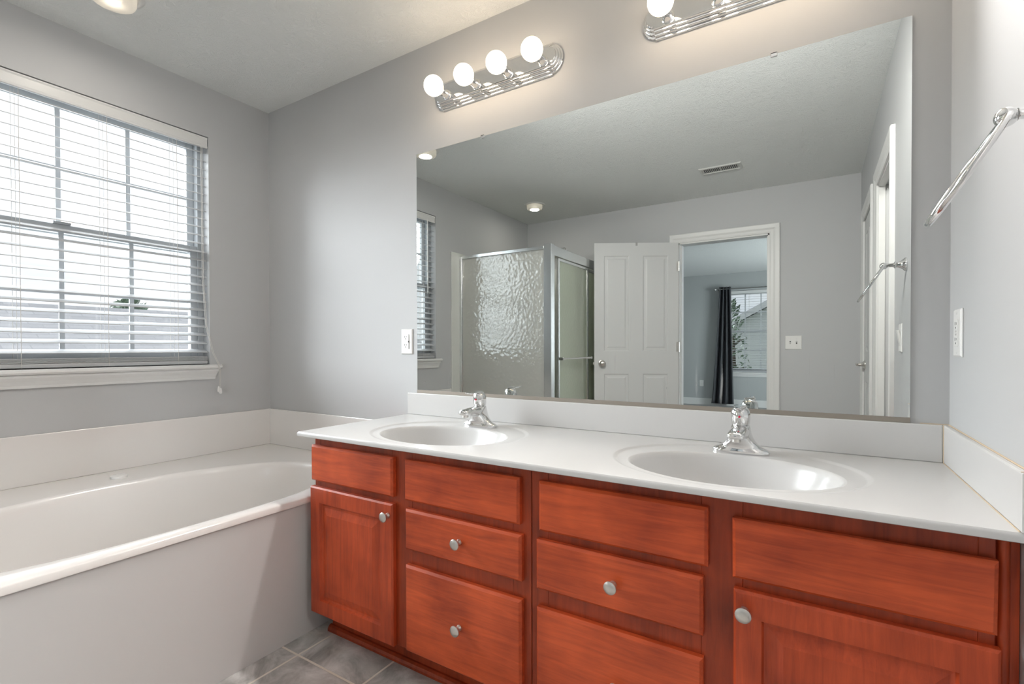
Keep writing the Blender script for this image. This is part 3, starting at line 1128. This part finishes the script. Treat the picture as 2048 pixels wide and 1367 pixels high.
# ------------------------------------------------------------------ faucets (local: origin on the counter, -y to the user)
def make_faucet(loc, label):
    root = thing('faucet', label, 'faucet', (0, 0, 0), group='chrome single-lever faucets')
    L = dict(parent=root, world=False, smooth=True)
    n = 40

    def ringz(z, hx, hyf, hyb, p=2.4):
        o = []
        for k in range(n):
            t = 2 * PI * k / n
            c, s = math.cos(t), math.sin(t)
            x = hx * math.copysign(abs(c) ** (2 / p), c)
            y = (hyb if s > 0 else hyf) * math.copysign(abs(s) ** (2 / p), s)
            o.append((x, y, z))
        return o
    b = MB()
    secs = [(0, .0765, .027, .026, 2.6), (.006, .0775, .028, .027, 2.6), (.011, .0745, .027, .026, 2.5), (.0155, .0660, .026, .025, 2.4), (.020, .0560, .027, .0245, 2.3),
            (.027, .0465, .031, .024, 2.5), (.036, .0385, .036, .0235, 2.6), (.047, .0325, .043, .023, 2.7), (.058, .0290, .052, .0225, 2.7), (.068, .0270, .050, .0225, 2.5), (.077, .0255, .034, .0225, 2.1), (.082, .0235, .0225, .0225, 2.0)]
    b.loft([ringz(*s) for s in secs])
    b.build('body', 'chrome', angle=60, **L)
    sp = MB()
    rings = []
    for y, zc, hx, hz in [(-.010, .060, .0260, .020), (-.035, .0615, .0258, .0195), (-.060, .0640, .0250, .0155), (-.085, .0655, .0235, .0115), (-.104, .0645, .0225, .0105), (-.112, .064, .0195, .0085), (-.115, .0637, .013, .005)]:
        rings.append([(hx * math.copysign(abs(math.cos(q)) ** .75, math.cos(q)), y, zc + hz * math.copysign(abs(math.sin(q)) ** .75, math.sin(q))) for q in [2 * PI * k / 28 for k in range(28)]])
    sp.loft(rings)
    spo = sp.build('spout', 'chrome', angle=60, **L)
    ae = MB().lathe((0, -.096, .057), (0, 0, -1), [(0, .0115), (.010, .0115), (.0115, .0095), (.0105, .008)], 24)
    ae.build('aerator', 'steel', parent=spo, world=False, smooth=True)
    h = MB()
    tilt = R(-7)
    ax = Vector((0, -math.sin(tilt) * -1, math.cos(tilt)))
    h.lathe((0, .0, .0835), (0, -.10, 1), [(0, .0225), (.002, .0245), (.012, .0258), (.026, .0262), (.036, .0252), (.044, .0220), (.050, .0160), (.0535, .0085), (.0545, .001)], 32)
    ho = h.build('handle', 'chrome', angle=60, **L)
    lv = MB()
    rings = []
    for y, z, hx, hz in [(.012, .1335, .010, .003), (-.004, .1370, .0185, .0045), (-.022, .1375, .0170, .0045), (-.042, .1355, .0125, .0038), (-.060, .1345, .0100, .0033), (-.076, .1360, .0095, .0032), (-.086, .1375, .0080, .0026), (-.089, .138, .004, .0015)]:
        rings.append([(hx * math.cos(q), y, z + hz * math.sin(q)) for q in [2 * PI * k / 20 for k in range(20)]])
    lv.loft(rings)
    lv.build('lever', 'chrome', parent=ho, world=False, smooth=True, angle=60)
    d = MB().lathe((0, -.0292, .108), (0, -1, 0), [(0, .0032), (.0018, .0032), (.0024, .0015)], 14)
    d.build('temperature_dot', 'red', parent=ho, world=False, smooth=True)
    lr = MB().tube([(0, .020, .0), (0, .0235, .07)], .0022, 8)
    lr.ball((0, .0235, .073), .0048, 12, 8)
    lr.build('lift_rod', 'chrome', **L)
    root.location = loc
    return root


fz = CZ - .0040
f1 = make_faucet((1.597, -.118, fz), 'chrome single-lever faucet behind the left basin, nearest the bathtub')
dup(f1, (2.538, -.118, fz), 0, 'chrome single-lever faucet behind the right basin, red dot facing out')

# ------------------------------------------------------------------ wall mirror
XL, XR, MZ0, MZ1 = 1.1612, 2.9426, .8740, 1.9560
mir = thing('wall_mirror', 'large frameless wall mirror above the double vanity', 'mirror', ((XL + XR) / 2, -.002, MZ0))
mb = MB().box(XL, XR, -.0045, -.0012, MZ0, MZ1)
mo = mb.build('mirror_glass', 'mirror', mir)
MB().box(XL + .002, XR - .002, -.0012, -.0004, MZ0 + .002, MZ1 - .002).build('backing', 'mirror_edge', mir)
MB().box(XL, XR, -.0075, -.0006, .8612, MZ0 + .0012).build('bottom_channel', 'bronze', mir)
for x in (1.534, 2.614):
    c = MB().box(x - .009, x + .009, -.0035, -.0006, MZ1 + .0002, MZ1 + .006)
    c.box(x - .009, x + .009, -.0085, -.0047, MZ1 - .008, MZ1 + .004)
    c.box(x - .009, x + .009, -.0085, -.0006, MZ1 + .0002, MZ1 + .004)
    c.build('clip', 'chrome', mir, bevel=.001, seg=1)


# ------------------------------------------------------------------ vanity light bars (local: origin at plate centre on the wall, -y out)
def make_bar(loc, label):
    root = thing('vanity_light', label, 'wall light', (0, 0, 0), group='chrome four-globe light bars')
    L = dict(parent=root, world=False)
    p = MB()

    def outline(hw, hh, er):
        pts = []
        # straight bar with shouldered round ends
        for k in range(17):
            q = -PI / 2 + PI * k / 16
            pts.append((hw + er * .80 * math.cos(q), er * math.sin(q)))
        pts.append((hw, er)); pts.append((hw, hh)); pts.append((-hw, hh)); pts.append((-hw, er))
        for k in range(17):
            q = PI / 2 + PI * k / 16
            pts.append((-hw + er * .80 * math.cos(q), er * math.sin(q)))
        pts.append((-hw, -er)); pts.append((-hw, -hh)); pts.append((hw, -hh)); pts.append((hw, -er))
        return pts
    rings = []
    for hh, er, y in [(.062, .056, -.0005), (.062, .056, -.007), (.060, .054, -.009), (.0545, .0485, -.0095), (.0535, .0475, -.017), (.0515, .0455, -.0185),
                      (.0465, .0405, -.019), (.0455, .0395, -.0265), (.0435, .0375, -.028), (.039, .033, -.0285), (.038, .032, -.035), (.0355, .030, -.037)]:
        rings.append([(x, y, z) for x, z in outline(.271, hh, er)])
    p.loft(rings)
    p.build('back_plate', 'chrome', smooth=True, angle=20, **L)
    for k in range(4):
        x = -.2235 + .1565 * k
        s = MB().lathe((x, -.0355, -.015), (0, -1, 0), [(0, .0205), (.003, .021), (.005, .018), (.008, .0165), (.036, .0165), (.042, .0185), (.047, .0185)], 24)
        so = s.build('socket', 'chrome', smooth=True, angle=40, **L)
        b = MB()
        prof = [(0, .0140), (.006, .0145)]
        rr, cc = .0405, .0435
        for j in range(1, 17):
            q = math.acos(.94) + (PI - math.acos(.94)) * j / 16
            prof.append((cc - rr * math.cos(q), max(rr * math.sin(q), .0004)))
        b.lathe((x, -.0805, -.015), (0, -1, 0), prof, 28)
        b.build('globe_bulb', 'bulb', parent=so, world=False, smooth=True, angle=80)
    ld = bpy.data.lights.new('bar_light', 'AREA')
    ld.shape = 'RECTANGLE'
    ld.size = .54
    ld.size_y = .07
    ld.energy = BAR_THROW
    ld.color = (1.0, .965, .94)
    ld.spread = R(135)
    lo = bpy.data.objects.new('bar_light', ld)
    COL.objects.link(lo)
    lo.parent = root
    lo.location = (.01, -.180, -.012)
    lo.rotation_euler = (R(-65), 0, 0)
    root.location = loc
    return root


b1 = make_bar((1.592, 0, 2.174), 'four-globe chrome light bar above the left half of the mirror')
dup(b1, (2.528, 0, 2.174), 0, 'four-globe chrome light bar above the right half of the mirror, cut by the frame')


# ------------------------------------------------------------------ recessed ceiling lamps
def make_can(loc, label):
    root = thing('ceiling_light', label, 'ceiling light', (0, 0, 0), group='recessed ceiling lights with glass drops')
    L = dict(parent=root, world=False, smooth=True)
    r = MB().lathe((0, 0, 0), (0, 0, -1), [(0, .100), (.003, .100), (.007, .094), (.009, .084), (.006, .078), (.0005, .077)], 48)
    r.build('trim_ring', 'trim', angle=40, **L)
    d = MB()
    prof = [(.006, .074), (.020, .0745), (.034, .0735), (.041, .070), (.045, .062), (.046, .045), (.0455, .022), (.0455, .0005)]
    d.lathe((0, 0, 0), (0, 0, -1), prof, 48, cap0=False)
    d.build('glass_drop', 'opal', angle=50, **L)
    b = MB().lathe((0, 0, 0), (0, 0, -1), [(.008, .014), (.014, .024), (.026, .030), (.036, .024), (.040, .010), (.0405, .001)], 24)
    b.build('lamp', 'can_bulb', angle=60, **L)
    ld = bpy.data.lights.new('can_light', 'AREA')
    ld.shape = 'DISK'
    ld.size = .085
    ld.energy = CAN_W
    ld.color = (1, .92, .82)
    lo = bpy.data.objects.new('can_light', ld)
    COL.objects.link(lo)
    lo.parent = root
    lo.location = (0, 0, -.0475)
    root.location = loc
    return root


c1 = make_can((.425, -.892, H), 'lit recessed ceiling light with frosted drop above the bathtub')
dup(c1, (.43, -2.43, H), 0, 'lit recessed ceiling light over the shower, seen in the mirror')

# ------------------------------------------------------------------ ceiling vent
vt = thing('ceiling_vent', 'white rectangular ceiling register with two banks of slots', 'ceiling vent', (2.10, -2.35, H))
x0, x1, y0, y1 = 1.950, 2.250, -2.422, -2.282
mb = MB()
mb.rect_loft(x0, x1, y0, y1, [(0, 0.0005), (0, .003), (.006, .008), (.018, .009), (.020, .004)], lambda u, w, d: (u, w, H - d))
mb.build('register_frame', 'vent_metal', vt)
for bank in (0, 1):
    bx0 = x0 + .030 + bank * .125
    s = MB()
    for k in range(9):
        xx = bx0 + .007 + k * .0128
        s.box(xx - .0034, xx + .0034, y0 + .036, y1 - .036, H - .0052, H - .0042)
    s.build('slots', 'slot', vt)
    l = MB()
    for k in range(10):
        xx = bx0 + .0006 + k * .0128
        l.obox((xx, (y0 + y1) / 2, H - .0075), (Vector((.8, 0, -.6)), Vector((0, 1, 0)), Vector((.6, 0, .8))), .0032, (y1 - y0) / 2 - .036, .0006)
    l.build('louvres', 'vent_metal', vt)


# ------------------------------------------------------------------ wall plates (local: x across, -y out of the wall)
def plate(name, label, cat, loc, rz, kind, w=.072, h=.117):
    root = thing(name, label, cat, loc, rz)
    L = dict(parent=root, world=False)
    MB().rect_loft(-w / 2, w / 2, -h / 2, h / 2, [(0, .0006), (0, .0025), (.004, .0060)], lambda u, q, d: (u, -d, q)).build('cover_plate', 'plastic', **L)
    if kind in ('slider', 'gfci'):
        MB().box(-.0168, .0168, -.0078, -.0055, -.0335, .0335).build('receptacle', 'plastic', bevel=.0012, **L)
        for zz in (.019, -.019):
            s = MB()
            xo = -.004 if kind == 'slider' else 0
            s.box(xo - .0075, xo - .0055, -.0082, -.0076, zz + .000, zz + .008)
            s.box(xo + .0045, xo + .0065, -.0082, -.0076, zz + .001, zz + .007)
            s.lathe((xo, -.0076, zz - .006), (0, -1, 0), [(0, .0024), (.0006, .0024)], 10)
            s.build('socket_slots', 'slot', **L)
        if kind == 'slider':
            d = MB().box(.0145, .0158, -.0083, -.0077, -.0335, .0345)
            d.box(.0130, .0168, -.0105, -.0078, -.004, .003)
            d.build('dimmer_slide', 'slot', **L)
        else:
            d = MB().box(-.008, .008, -.0100, -.0077, .0015, .0060).box(-.008, .008, -.0100, -.0077, -.0060, -.0015)
            d.build('test_buttons', 'plastic', **L)
        z_s = [(0, .048), (0, -.048)]
    elif kind == 'rocker':
        ax = (Vector((1, 0, 0)), Vector((0, .985, .17)), Vector((0, -.17, .985)))
        MB().obox((0, -.008, 0), ax, .0165, .004, .033).build('rocker', 'plastic', bevel=.001, **L)
        z_s = [(0, .048), (0, -.048)]
    elif kind == 'toggle2':
        z_s = []
        for i, xx in enumerate((-.023, .023)):
            MB().box(xx - .005, xx + .005, -.0066, -.0058, -.012, .012).build('toggle_slot', 'slot', **L)
            up = 1 if i == 0 else -1
            MB().obox((xx, -.011, .004 * up), (Vector((1, 0, 0)), Vector((0, .88, .47 * -up)), Vector((0, .47 * up, .88))), .0038, .0075, .0045).build('toggle', 'plastic', bevel=.001, **L)
            z_s += [(xx, .03), (xx, -.03)]
    else:
        for zz in (.019, -.019):
            s = MB()
            MB().lathe((0, -.0058, zz), (0, -1, 0), [(0, .0165), (.0018, .0160)], 20).build('receptacle', 'plastic', **L)
            s.box(-.007, -.005, -.0081, -.0075, zz, zz + .008).box(.005, .007, -.0081, -.0075, zz, zz + .007)
            s.build('socket_slots', 'slot', **L)
        z_s = [(0, 0)]
    for xx, zz in z_s:
        MB().lathe((xx, -.0058, zz), (0, -1, 0), [(0, .0032), (.0009, .0028), (.0012, .0005)], 12).build('screw', 'plastic', **L)
    return root


plate('wall_outlet', 'white outlet with a slim dark slider on the wall left of the mirror', 'outlet', (1.096, 0, 1.098), 0, 'slider')
plate('wall_outlet', 'white outlet with test buttons on the right wall close to the corner', 'outlet', (W, -.105, 1.100), R(-90), 'gfci')
plate('light_switch', 'white rocker switch beside the narrow doorway, seen in the mirror', 'light switch', (W, -.865, 1.105), R(-90), 'rocker')
plate('light_switch', 'white double toggle switch right of the bedroom doorway in the mirror', 'light switch', (2.565, -B, 1.111), R(180), 'toggle2', w=.122, h=.114)
plate('wall_outlet', 'white outlet low on the bedroom wall left of the curtain, in the mirror', 'outlet', (.885, -YB, .405), R(180), 'duplex')

# ------------------------------------------------------------------ towel ring
tr = thing('towel_ring', 'chrome towel ring swung out from the right wall', 'towel ring', (W, -.742, 1.389))
mb = MB().lathe((W - .0004, -.742, 1.389), (-1, 0, 0), [(0, .026), (.004, .0265), (.007, .0245), (.012, .0190), (.018, .0140), (.026, .0110), (.032, .0108), (.0335, .0135), (.037, .0135), (.0385, .0105), (.041, .0082), (.058, .0070), (.060, .0085)], 32)
mb.build('post', 'chrome', tr, smooth=True, angle=35)
MB().ball((W - .072, -.742, 1.388), .0135, 24, 16).build('end_ball', 'chrome', tr, smooth=True, angle=80)
th = math.atan2(.086, .142)
dn = Vector((-math.sin(th), 0, -math.cos(th)))
ax = Vector((0, 1, 0))
Rr = .080
cc = Vector((W - .071, -.735, 1.389)) + dn * (Rr + .0)
pts = [cc + dn * (-Rr * math.cos(2 * PI * k / 64)) + ax * (Rr * math.sin(2 * PI * k / 64)) for k in range(64)]
mb = MB()
nrm = dn.cross(ax)
rings = []
for k in range(64):
    rad = (pts[k] - cc).normalized()
    rings.append([pts[k] + rad * (.0048 * math.cos(2 * PI * j / 12)) + nrm * (.0048 * math.sin(2 * PI * j / 12)) for j in range(12)])
rings.append(rings[0])
mb.loft(rings, True, False, False)
mb.build('ring', 'chrome', tr, smooth=True, angle=80)

# ------------------------------------------------------------------ shower
sh = thing('shower_enclosure', 'framed shower enclosure of hammered glass with sliding doors, in the mirror', 'shower', (.45, -2.4, 0))
SYF, SXR, SZT, SZB = -1.815, .90, 1.885, .085
al = dict(bevel=.002, seg=1)
MB().box(.0125, .040, SYF - .014, SYF + .020, SZB, SZT).build('wall_jamb', 'alum', sh, **al)
MB().box(.866, .934, SYF - .040, SYF + .022, SZB, SZT + .018).build('corner_post', 'alum', sh, **al)
MB().box(.040, .866, SYF - .014, SYF + .020, SZT - .022, SZT + .004).build('header_rail', 'alum', sh, **al)
MB().box(.040, .866, SYF - .014, SYF + .020, SZB, SZB + .028).build('bottom_rail', 'alum', sh, **al)
MB().box(.040, .866, SYF - .001, SYF + .005, SZB + .028, SZT - .022).build('fixed_glass', 'obscure', sh)
MB().box(.872, .930, -B + .0125, SYF - .041, SZT - .068, SZT + .010).build('door_track', 'alum', sh, **al)
MB().box(.872, .930, -B + .0125, SYF - .041, SZB, SZB + .040).build('bottom_track', 'alum', sh, **al)
MB().box(.878, .924, -B + .0125, -B + .035, SZB + .040, SZT - .068).build('wall_jamb', 'alum', sh, **al)
for k, (ya, yb, xc) in enumerate(((-1.945, -2.570, .915), (-2.305, -3.000, .889))):
    g = MB()
    z0, z1 = SZB + .046, SZT - .075
    f = .024
    g.box(xc - .010, xc + .010, ya - f, ya, z0, z1).box(xc - .010, xc + .010, yb, yb + f, z0, z1)
    g.box(xc - .010, xc + .010, yb + f, ya - f, z1 - .022, z1).box(xc - .010, xc + .010, yb + f, ya - f, z0, z0 + .022)
    d = g.build('sliding_door', 'alum', sh, **al)
    MB().box(xc - .0025, xc + .0025, yb + f - .003, ya - f + .003, z0 + .019, z1 - .019).build('glass_panel', 'obscure_door', d)
    if k == 0:
        t = MB()
        for yy in (ya - .012, yb + .012):
            t.box(xc + .010, xc + .048, yy - .011, yy + .011, .968, .992)
        t.box(xc + .040, xc + .050, yb + .004, ya - .004, .974, .987)
        t.build('towel_bar', 'chrome', d, bevel=.002)
pn = MB().rect_loft(.001, .942, -B + .001, SYF + .028, [(0, 0.0005), (0, .080), (.004, .084), (.070, .084), (.085, .045), (.10, .040)], lambda u, w, d: (u, w, d))
pn.build('shower_pan', 'shower', sh, smooth=True, angle=30)
MB().box(.0008, .012, -B + .0128, -1.690, .0845, 1.916).build('wall_panel', 'shower', sh, bevel=.003)
MB().box(.0008, .950, -B + .0008, -B + .012, .0845, 1.916).build('wall_panel', 'shower', sh, bevel=.003)
hd = thing('overhead_shower', 'small chrome shower head peeking above the sliding door track', 'shower head', (.447, -B, 2.112))
MB().lathe((.447, -B + .0004, 2.112), (0, 1, 0), [(0, .026), (.003, .027), (.008, .018), (.012, .010)], 24).build('flange', 'chrome', hd, smooth=True)
MB().tube([(.447, -B + .008, 2.112), (.447, -B + .06, 2.118), (.447, -B + .105, 2.105), (.447, -B + .140, 2.070)], .0085, 14).build('arm', 'chrome', hd, smooth=True)
MB().lathe((.447, -B + .136, 2.074), (0, .55, -.83), [(0, .009), (.008, .013), (.016, .013), (.022, .011), (.034, .018), (.055, .034), (.066, .036), (.068, .030)], 28).build('spray_head', 'steel', hd, smooth=True)


# ------------------------------------------------------------------ doors
def door_face(mb, w, h, cols, rows, y, s):
    """stiles, rails and raised panels on one face; s = outward direction"""
    xs = [0] + [v for c in cols for v in c] + [w]
    zs = [0] + [v for r_ in rows for v in r_] + [h]
    # stiles
    for i in range(0, len(xs), 2):
        mb.box(xs[i], xs[i + 1], y, y + s * .0055, 0, h)
    for c in cols:
        for i in range(0, len(zs), 2):
            mb.box(c[0], c[1], y, y + s * .0055, zs[i], zs[i + 1])
        for r_ in rows:
            mb.rect_loft(c[0], c[1], r_[0], r_[1], [(0, .0055), (.006, .0048), (.014, -.0010), (.024, -.0012), (.044, .0042), (.047, .0042)],
                         lambda u, q, d: (u, y + s * d, q), cap0=False)


def make_door(name, w, h, loc, rz, cols, rows, label, sw=1, knobtype='knob', kx=.07, kz=.913):
    root = thing(name, label, 'door', loc, rz, kind='structure')
    mb = MB()
    t = .035
    mb.box(.0, w, -t / 2 + .0055, t / 2 - .0055, 0, h)
    door_face(mb, w, h, cols, rows, -t / 2 + .0055, -1)
    door_face(mb, w, h, cols, rows, t / 2 - .0055, 1)
    slab = mb.build('door_slab', 'door', root, world=False, recalc=True)
    for s in (-1, 1):
        k = MB()
        if knobtype == 'knob':
            k.lathe((w - kx, s * t / 2, kz), (0, s, 0), [(0, .033), (.004, .032), (.008, .022), (.012, .0115), (.026, .0110), (.031, .017), (.040, .0265), (.050, .0280), (.058, .0245), (.063, .014), (.0645, .001)], 28)
            k.build('door_knob', 'steel', root, world=False, smooth=True, angle=45)
        else:
            k.lathe((w - kx, s * t / 2, kz), (0, s, 0), [(0, .032), (.004, .031), (.012, .020), (.024, .011), (.046, .0095), (.052, .011), (.056, .008)], 24)
            k.tube([(w - kx, s * (t / 2 + .048), kz), (w - kx - .04, s * (t / 2 + .052), kz + .003), (w - kx - .10, s * (t / 2 + .050), kz - .003)], [.009, .008, .006], 12)
            k.build('door_lever', 'steel', root, world=False, smooth=True, angle=45)
    for hz in (.25, h / 2 + .05, h - .22):
        hg = MB().lathe((-.002, sw * (t / 2 + .004), hz - .045), (0, 0, 1), [(0, .006), (.09, .006), (.092, .004)], 12)
        hg.box(-.002, .020, sw * (t / 2 - .001), sw * (t / 2 + .002), hz - .044, hz + .044)
        hg.build('hinge', 'steel', root, world=False)
    lt = MB().box(w - .0005, w + .010, -.006, .006, kz - .010, kz + .010)
    lt.build('latch', 'steel', root, world=False)
    return root


# bedroom door swung into the bathroom, local x runs from hinge to knob edge
hx, hy = 1.634, -3.010
tipx, tipy = .945, -2.615
ang = math.atan2(tipy - hy, tipx - hx)
DW = .775
bd = make_door('door_1', DW, 2.030, (hx, hy + .012, .012), ang, [(.092, .330), (.452, .690)], [(.235, .820), (1.025, 1.915)], 'white four-panel bedroom door standing open beside the shower, in the mirror', sw=-1)
hk = thing('door_hook', 'small metal over-door hook on top of the open bedroom door', 'hook', (hx + math.cos(ang) * .385, hy + .012 + math.sin(ang) * .385, 2.042), ang)
mb = MB().box(-.009, .009, -.0205, .0205, .0004, .0024).box(-.009, .009, -.0205, -.0185, -.026, .0024).box(-.009, .009, .0185, .0205, -.050, .0024)
mb.build('hook_band', 'rod', hk, world=False)
# closed closet door
make_door('door_2', -CY1 + CY0 - .006, OZ - .016, (W + .0185, CY0 - .003, .010), R(-90), [(.085, .255), (.335, .505)], [(.235, .820), (1.025, 1.870)], 'white closed closet door with lever handle at the far right corner in the mirror', sw=-1, knobtype='lever', kz=.935)

# ------------------------------------------------------------------ bedroom curtain
cu = thing('curtain', 'charcoal grommet curtain panel gathered beside the bedroom window, in the mirror', 'curtain', (1.27, -YB + .10, 0))
rows_, n = 26, 120
pts = []
for j in range(rows_ + 1):
    z = .045 + (2.185 - .045) * j / rows_
    f = j / rows_
    xl = 1.075 + (1.208 - 1.075) * min(1, f * 1.05) ** .8
    xr = 1.465 + (1.402 - 1.465) * f
    row = []
    for i in range(n + 1):
        s = i / n
        amp = .036 + .012 * (1 - f)
        ph = 2 * PI * 3.5 * s + .35 * math.sin(3 * f + s * 4)
        row.append((xl + (xr - xl) * s + .008 * math.sin(ph * 2), -YB + .095 + amp * math.sin(ph), z + .012 * math.sin(ph) * (1 - f) * .5))
    pts.append(row)
mb = MB()
vs = [p for r_ in pts for p in r_]
fs = [(j * (n + 1) + i, j * (n + 1) + i + 1, (j + 1) * (n + 1) + i + 1, (j + 1) * (n + 1) + i) for j in range(rows_) for i in range(n)]
mb.add(vs, fs)
co = mb.build('curtain_panel', 'curtain', cu, smooth=True, angle=80)
so = co.modifiers.new('thickness', 'SOLIDIFY')
so.thickness = .003
for k in range(4):
    g = MB()
    s = (.25 + k) / 3.6
    x = 1.208 + (1.402 - 1.208) * s
    g.lathe((x - .004, -YB + .095, 2.145), (1, 0, 0), [(0, .026), (.002, .028), (.008, .028), (.010, .026), (.008, .0205), (.002, .0205), (0, .026)], 20, cap0=False, cap1=False)
    g.build('grommet', 'rod', cu, smooth=True)
rd = thing('curtain_rod', 'slim metal curtain rod above the bedroom window, in the mirror', 'curtain rod', (1.9, -YB + .095, 2.145))
MB().tube([(1.165, -YB + .095, 2.145), (2.66, -YB + .095, 2.145)], .010, 14).build('rod', 'rod', rd, smooth=True)
for x, s in ((1.168, -1), (2.657, 1)):
    MB().lathe((x, -YB + .095, 2.145), (s, 0, 0), [(0, .011), (.006, .014), (.010, .009), (.018, .020), (.034, .026), (.048, .020), (.054, .006)], 20).build('finial', 'rod', rd, smooth=True)
for x in (1.19, 2.63):
    MB().box(x - .006, x + .006, -YB + .0005, -YB + .095, 2.128, 2.138).box(x - .014, x + .014, -YB + .0005, -YB + .004, 2.10, 2.17).build('bracket', 'rod', rd)

# unseen lamp added beyond the narrow doorway to brighten floor and cabinet fronts
ld = bpy.data.lights.new('added_side_lamp', 'AREA')
ld.shape = 'DISK'
ld.size = .30
ld.energy = 13
ld.color = (1, .95, .88)
lo = bpy.data.objects.new('added_side_lamp', ld)
COL.objects.link(lo)
lo.location = (3.75, -1.42, 2.30)
lo.rotation_euler = Vector((-1, .05, -.85)).to_track_quat('-Z', 'Y').to_euler()
# daylight at the bathroom window; fill light outside the added bedroom side window
for nm, wx, wy, wz, sw, shh, rot in (('bathroom_daylight', -.30, (WY0 + WY1) / 2, (WZ0 + WZ1) / 2, 1.25, 1.25, (0, R(-90), 0)),
                                     ('bedroom_fill_light', 4.62, (SW0 + SW1) / 2, (BZ0 + BZ1) / 2, 1.5, 1.6, (0, R(90), 0))):
    ld = bpy.data.lights.new(nm, 'AREA')
    ld.shape = 'RECTANGLE'
    ld.size, ld.size_y = sw, shh
    ld.energy = DAY if nm == 'bathroom_daylight' else BED_FILL
    ld.color = (.92, .965, 1.0)
    lo = bpy.data.objects.new(nm, ld)
    COL.objects.link(lo)
    lo.location = (wx, wy, wz)
    lo.rotation_euler = rot

# ------------------------------------------------------------------ outside
struct('ground', MB().box(-60, 60, -70, 40, -3.2, -3.0), 'grass', 'lawn far below the windows', 'ground')
# neighbour's roof outside the bathtub window
nh = thing('neighbour_house', 'grey shingle roof of the house outside the bathtub window', 'house', (-11, 0, -3))
xr_, zr_ = -8.0, 1.765
MB().loft([[(xr_, y, zr_), (xr_ + 5.6, y, zr_ - 2.75), (xr_ + 5.6, y, zr_ - 2.87), (xr_, y, zr_ - .12), (xr_ - 5.6, y, zr_ - 2.87), (xr_ - 5.6, y, zr_ - 2.75)] for y in (-9, 14)]).build('roof', 'shingle', nh)
MB().box(xr_ - 5.0, xr_ + 5.0, -8.6, 13.6, -3.0, -.85).build('house_wall', 'siding', nh)
MB().loft([[(xr_ - .12, y, zr_ - .03), (xr_, y, zr_ + .045), (xr_ + .12, y, zr_ - .03)] for y in (-9, 14)]).build('ridge_cap', 'shingle', nh)


def blob_tree(name, label, base, height, crown, nleaf, seed, leaf=.16, shape=None):
    rnd = random.Random(seed)
    root = thing(name, label, 'tree', base)
    tk = MB()
    b = Vector(base)
    tk.tube([b, b + Vector((.05, .02, height * .4)), b + Vector((.0, .04, height * .8))], [.14, .10, .03], 10)
    tips = []
    for k in range(11):
        h0 = height * rnd.uniform(.25, .75)
        a = rnd.uniform(0, 2 * PI)
        q = crown * rnd.uniform(.5, .9)
        p0 = b + Vector((0, .03, h0))
        p1 = p0 + Vector((math.cos(a) * q * .5, math.sin(a) * q * .5, q * .35))
        p2 = p0 + Vector((math.cos(a) * q, math.sin(a) * q, q * .45))
        tk.tube([p0, p1, p2], [.045, .028, .010], 7)
    tk.build('trunk', 'bark', root, smooth=True)
    lf = MB()
    for k in range(nleaf):
        h0 = rnd.random()
        rr = crown * (shape(h0) if shape else math.sin(PI * (.12 + .86 * h0)) ** .7) * math.sqrt(rnd.random())
        a = rnd.uniform(0, 2 * PI)
        c = b + Vector((rr * math.cos(a), rr * math.sin(a), height * (.22 + .80 * h0)))
        n1 = Vector((rnd.gauss(0, 1), rnd.gauss(0, 1), rnd.gauss(0, 1))).normalized()
        n2 = n1.orthogonal().normalized()
        n3 = n1.cross(n2)
        s = leaf * rnd.uniform(.7, 1.3)
        lf.add([c - n2 * s, c + n3 * s * .45, c + n2 * s, c - n3 * s * .45 + n1 * s * .1], [(0, 1, 2, 3)])
    lf.build('foliage', 'leaf', root, recalc=False)
    return root


blob_tree('tree', 'dark treetop rising just over the grey roof outside the bathtub window', (-24.0, 8.2, -3), 6.35, 1.5, 900, 3, .22)
blob_tree('tree', 'leafy tree outside the bedroom window, in front of the pale house', (.35, -16.4, -3), 5.6, .85, 420, 5, .10, shape=lambda h: (1.0 - h) ** .6)
# gabled house outside the bedroom window
gh = thing('gabled_house', 'pale siding house with sloping gable roof outside the bedroom window, in the mirror', 'house', (3.2, -24, -3))
yf = -20.0
xa, za, xm, zm = -2.2, .97, 3.6, 4.17
xz = 2 * xm - xa
MB().loft([[(xa + .25, y, -3.0), (xz - .25, y, -3.0), (xz - .25, y, za + .02), (xm, y, zm - .12), (xa + .25, y, za + .02)] for y in (yf, yf - 9)]).build('gable_wall', 'siding', gh)
rf = MB()
for s in (1, -1):
    p = [(xm, zm), (xm + s * (xa - xm) * 1.06, zm + (za - zm) * 1.06), (xm + s * (xa - xm) * 1.06, zm + (za - zm) * 1.06 + .14), (xm, zm + .14)]
    rf.loft([[(x, y, z) for x, z in p] for y in (yf + .32, yf - 9.3)])
rf.build('roof', 'shingle', gh)
fs_ = MB()
for s in (1, -1):
    p = [(xm, zm - .12), (xm + s * (xa - xm) * 1.06, zm + (za - zm) * 1.06 - .12), (xm + s * (xa - xm) * 1.06, zm + (za - zm) * 1.06 + .12), (xm, zm + .12)]
    fs_.loft([[(x, y, z) for x, z in p] for y in (yf + .32, yf + .36)])
fs_.build('fascia', 'fascia', gh)
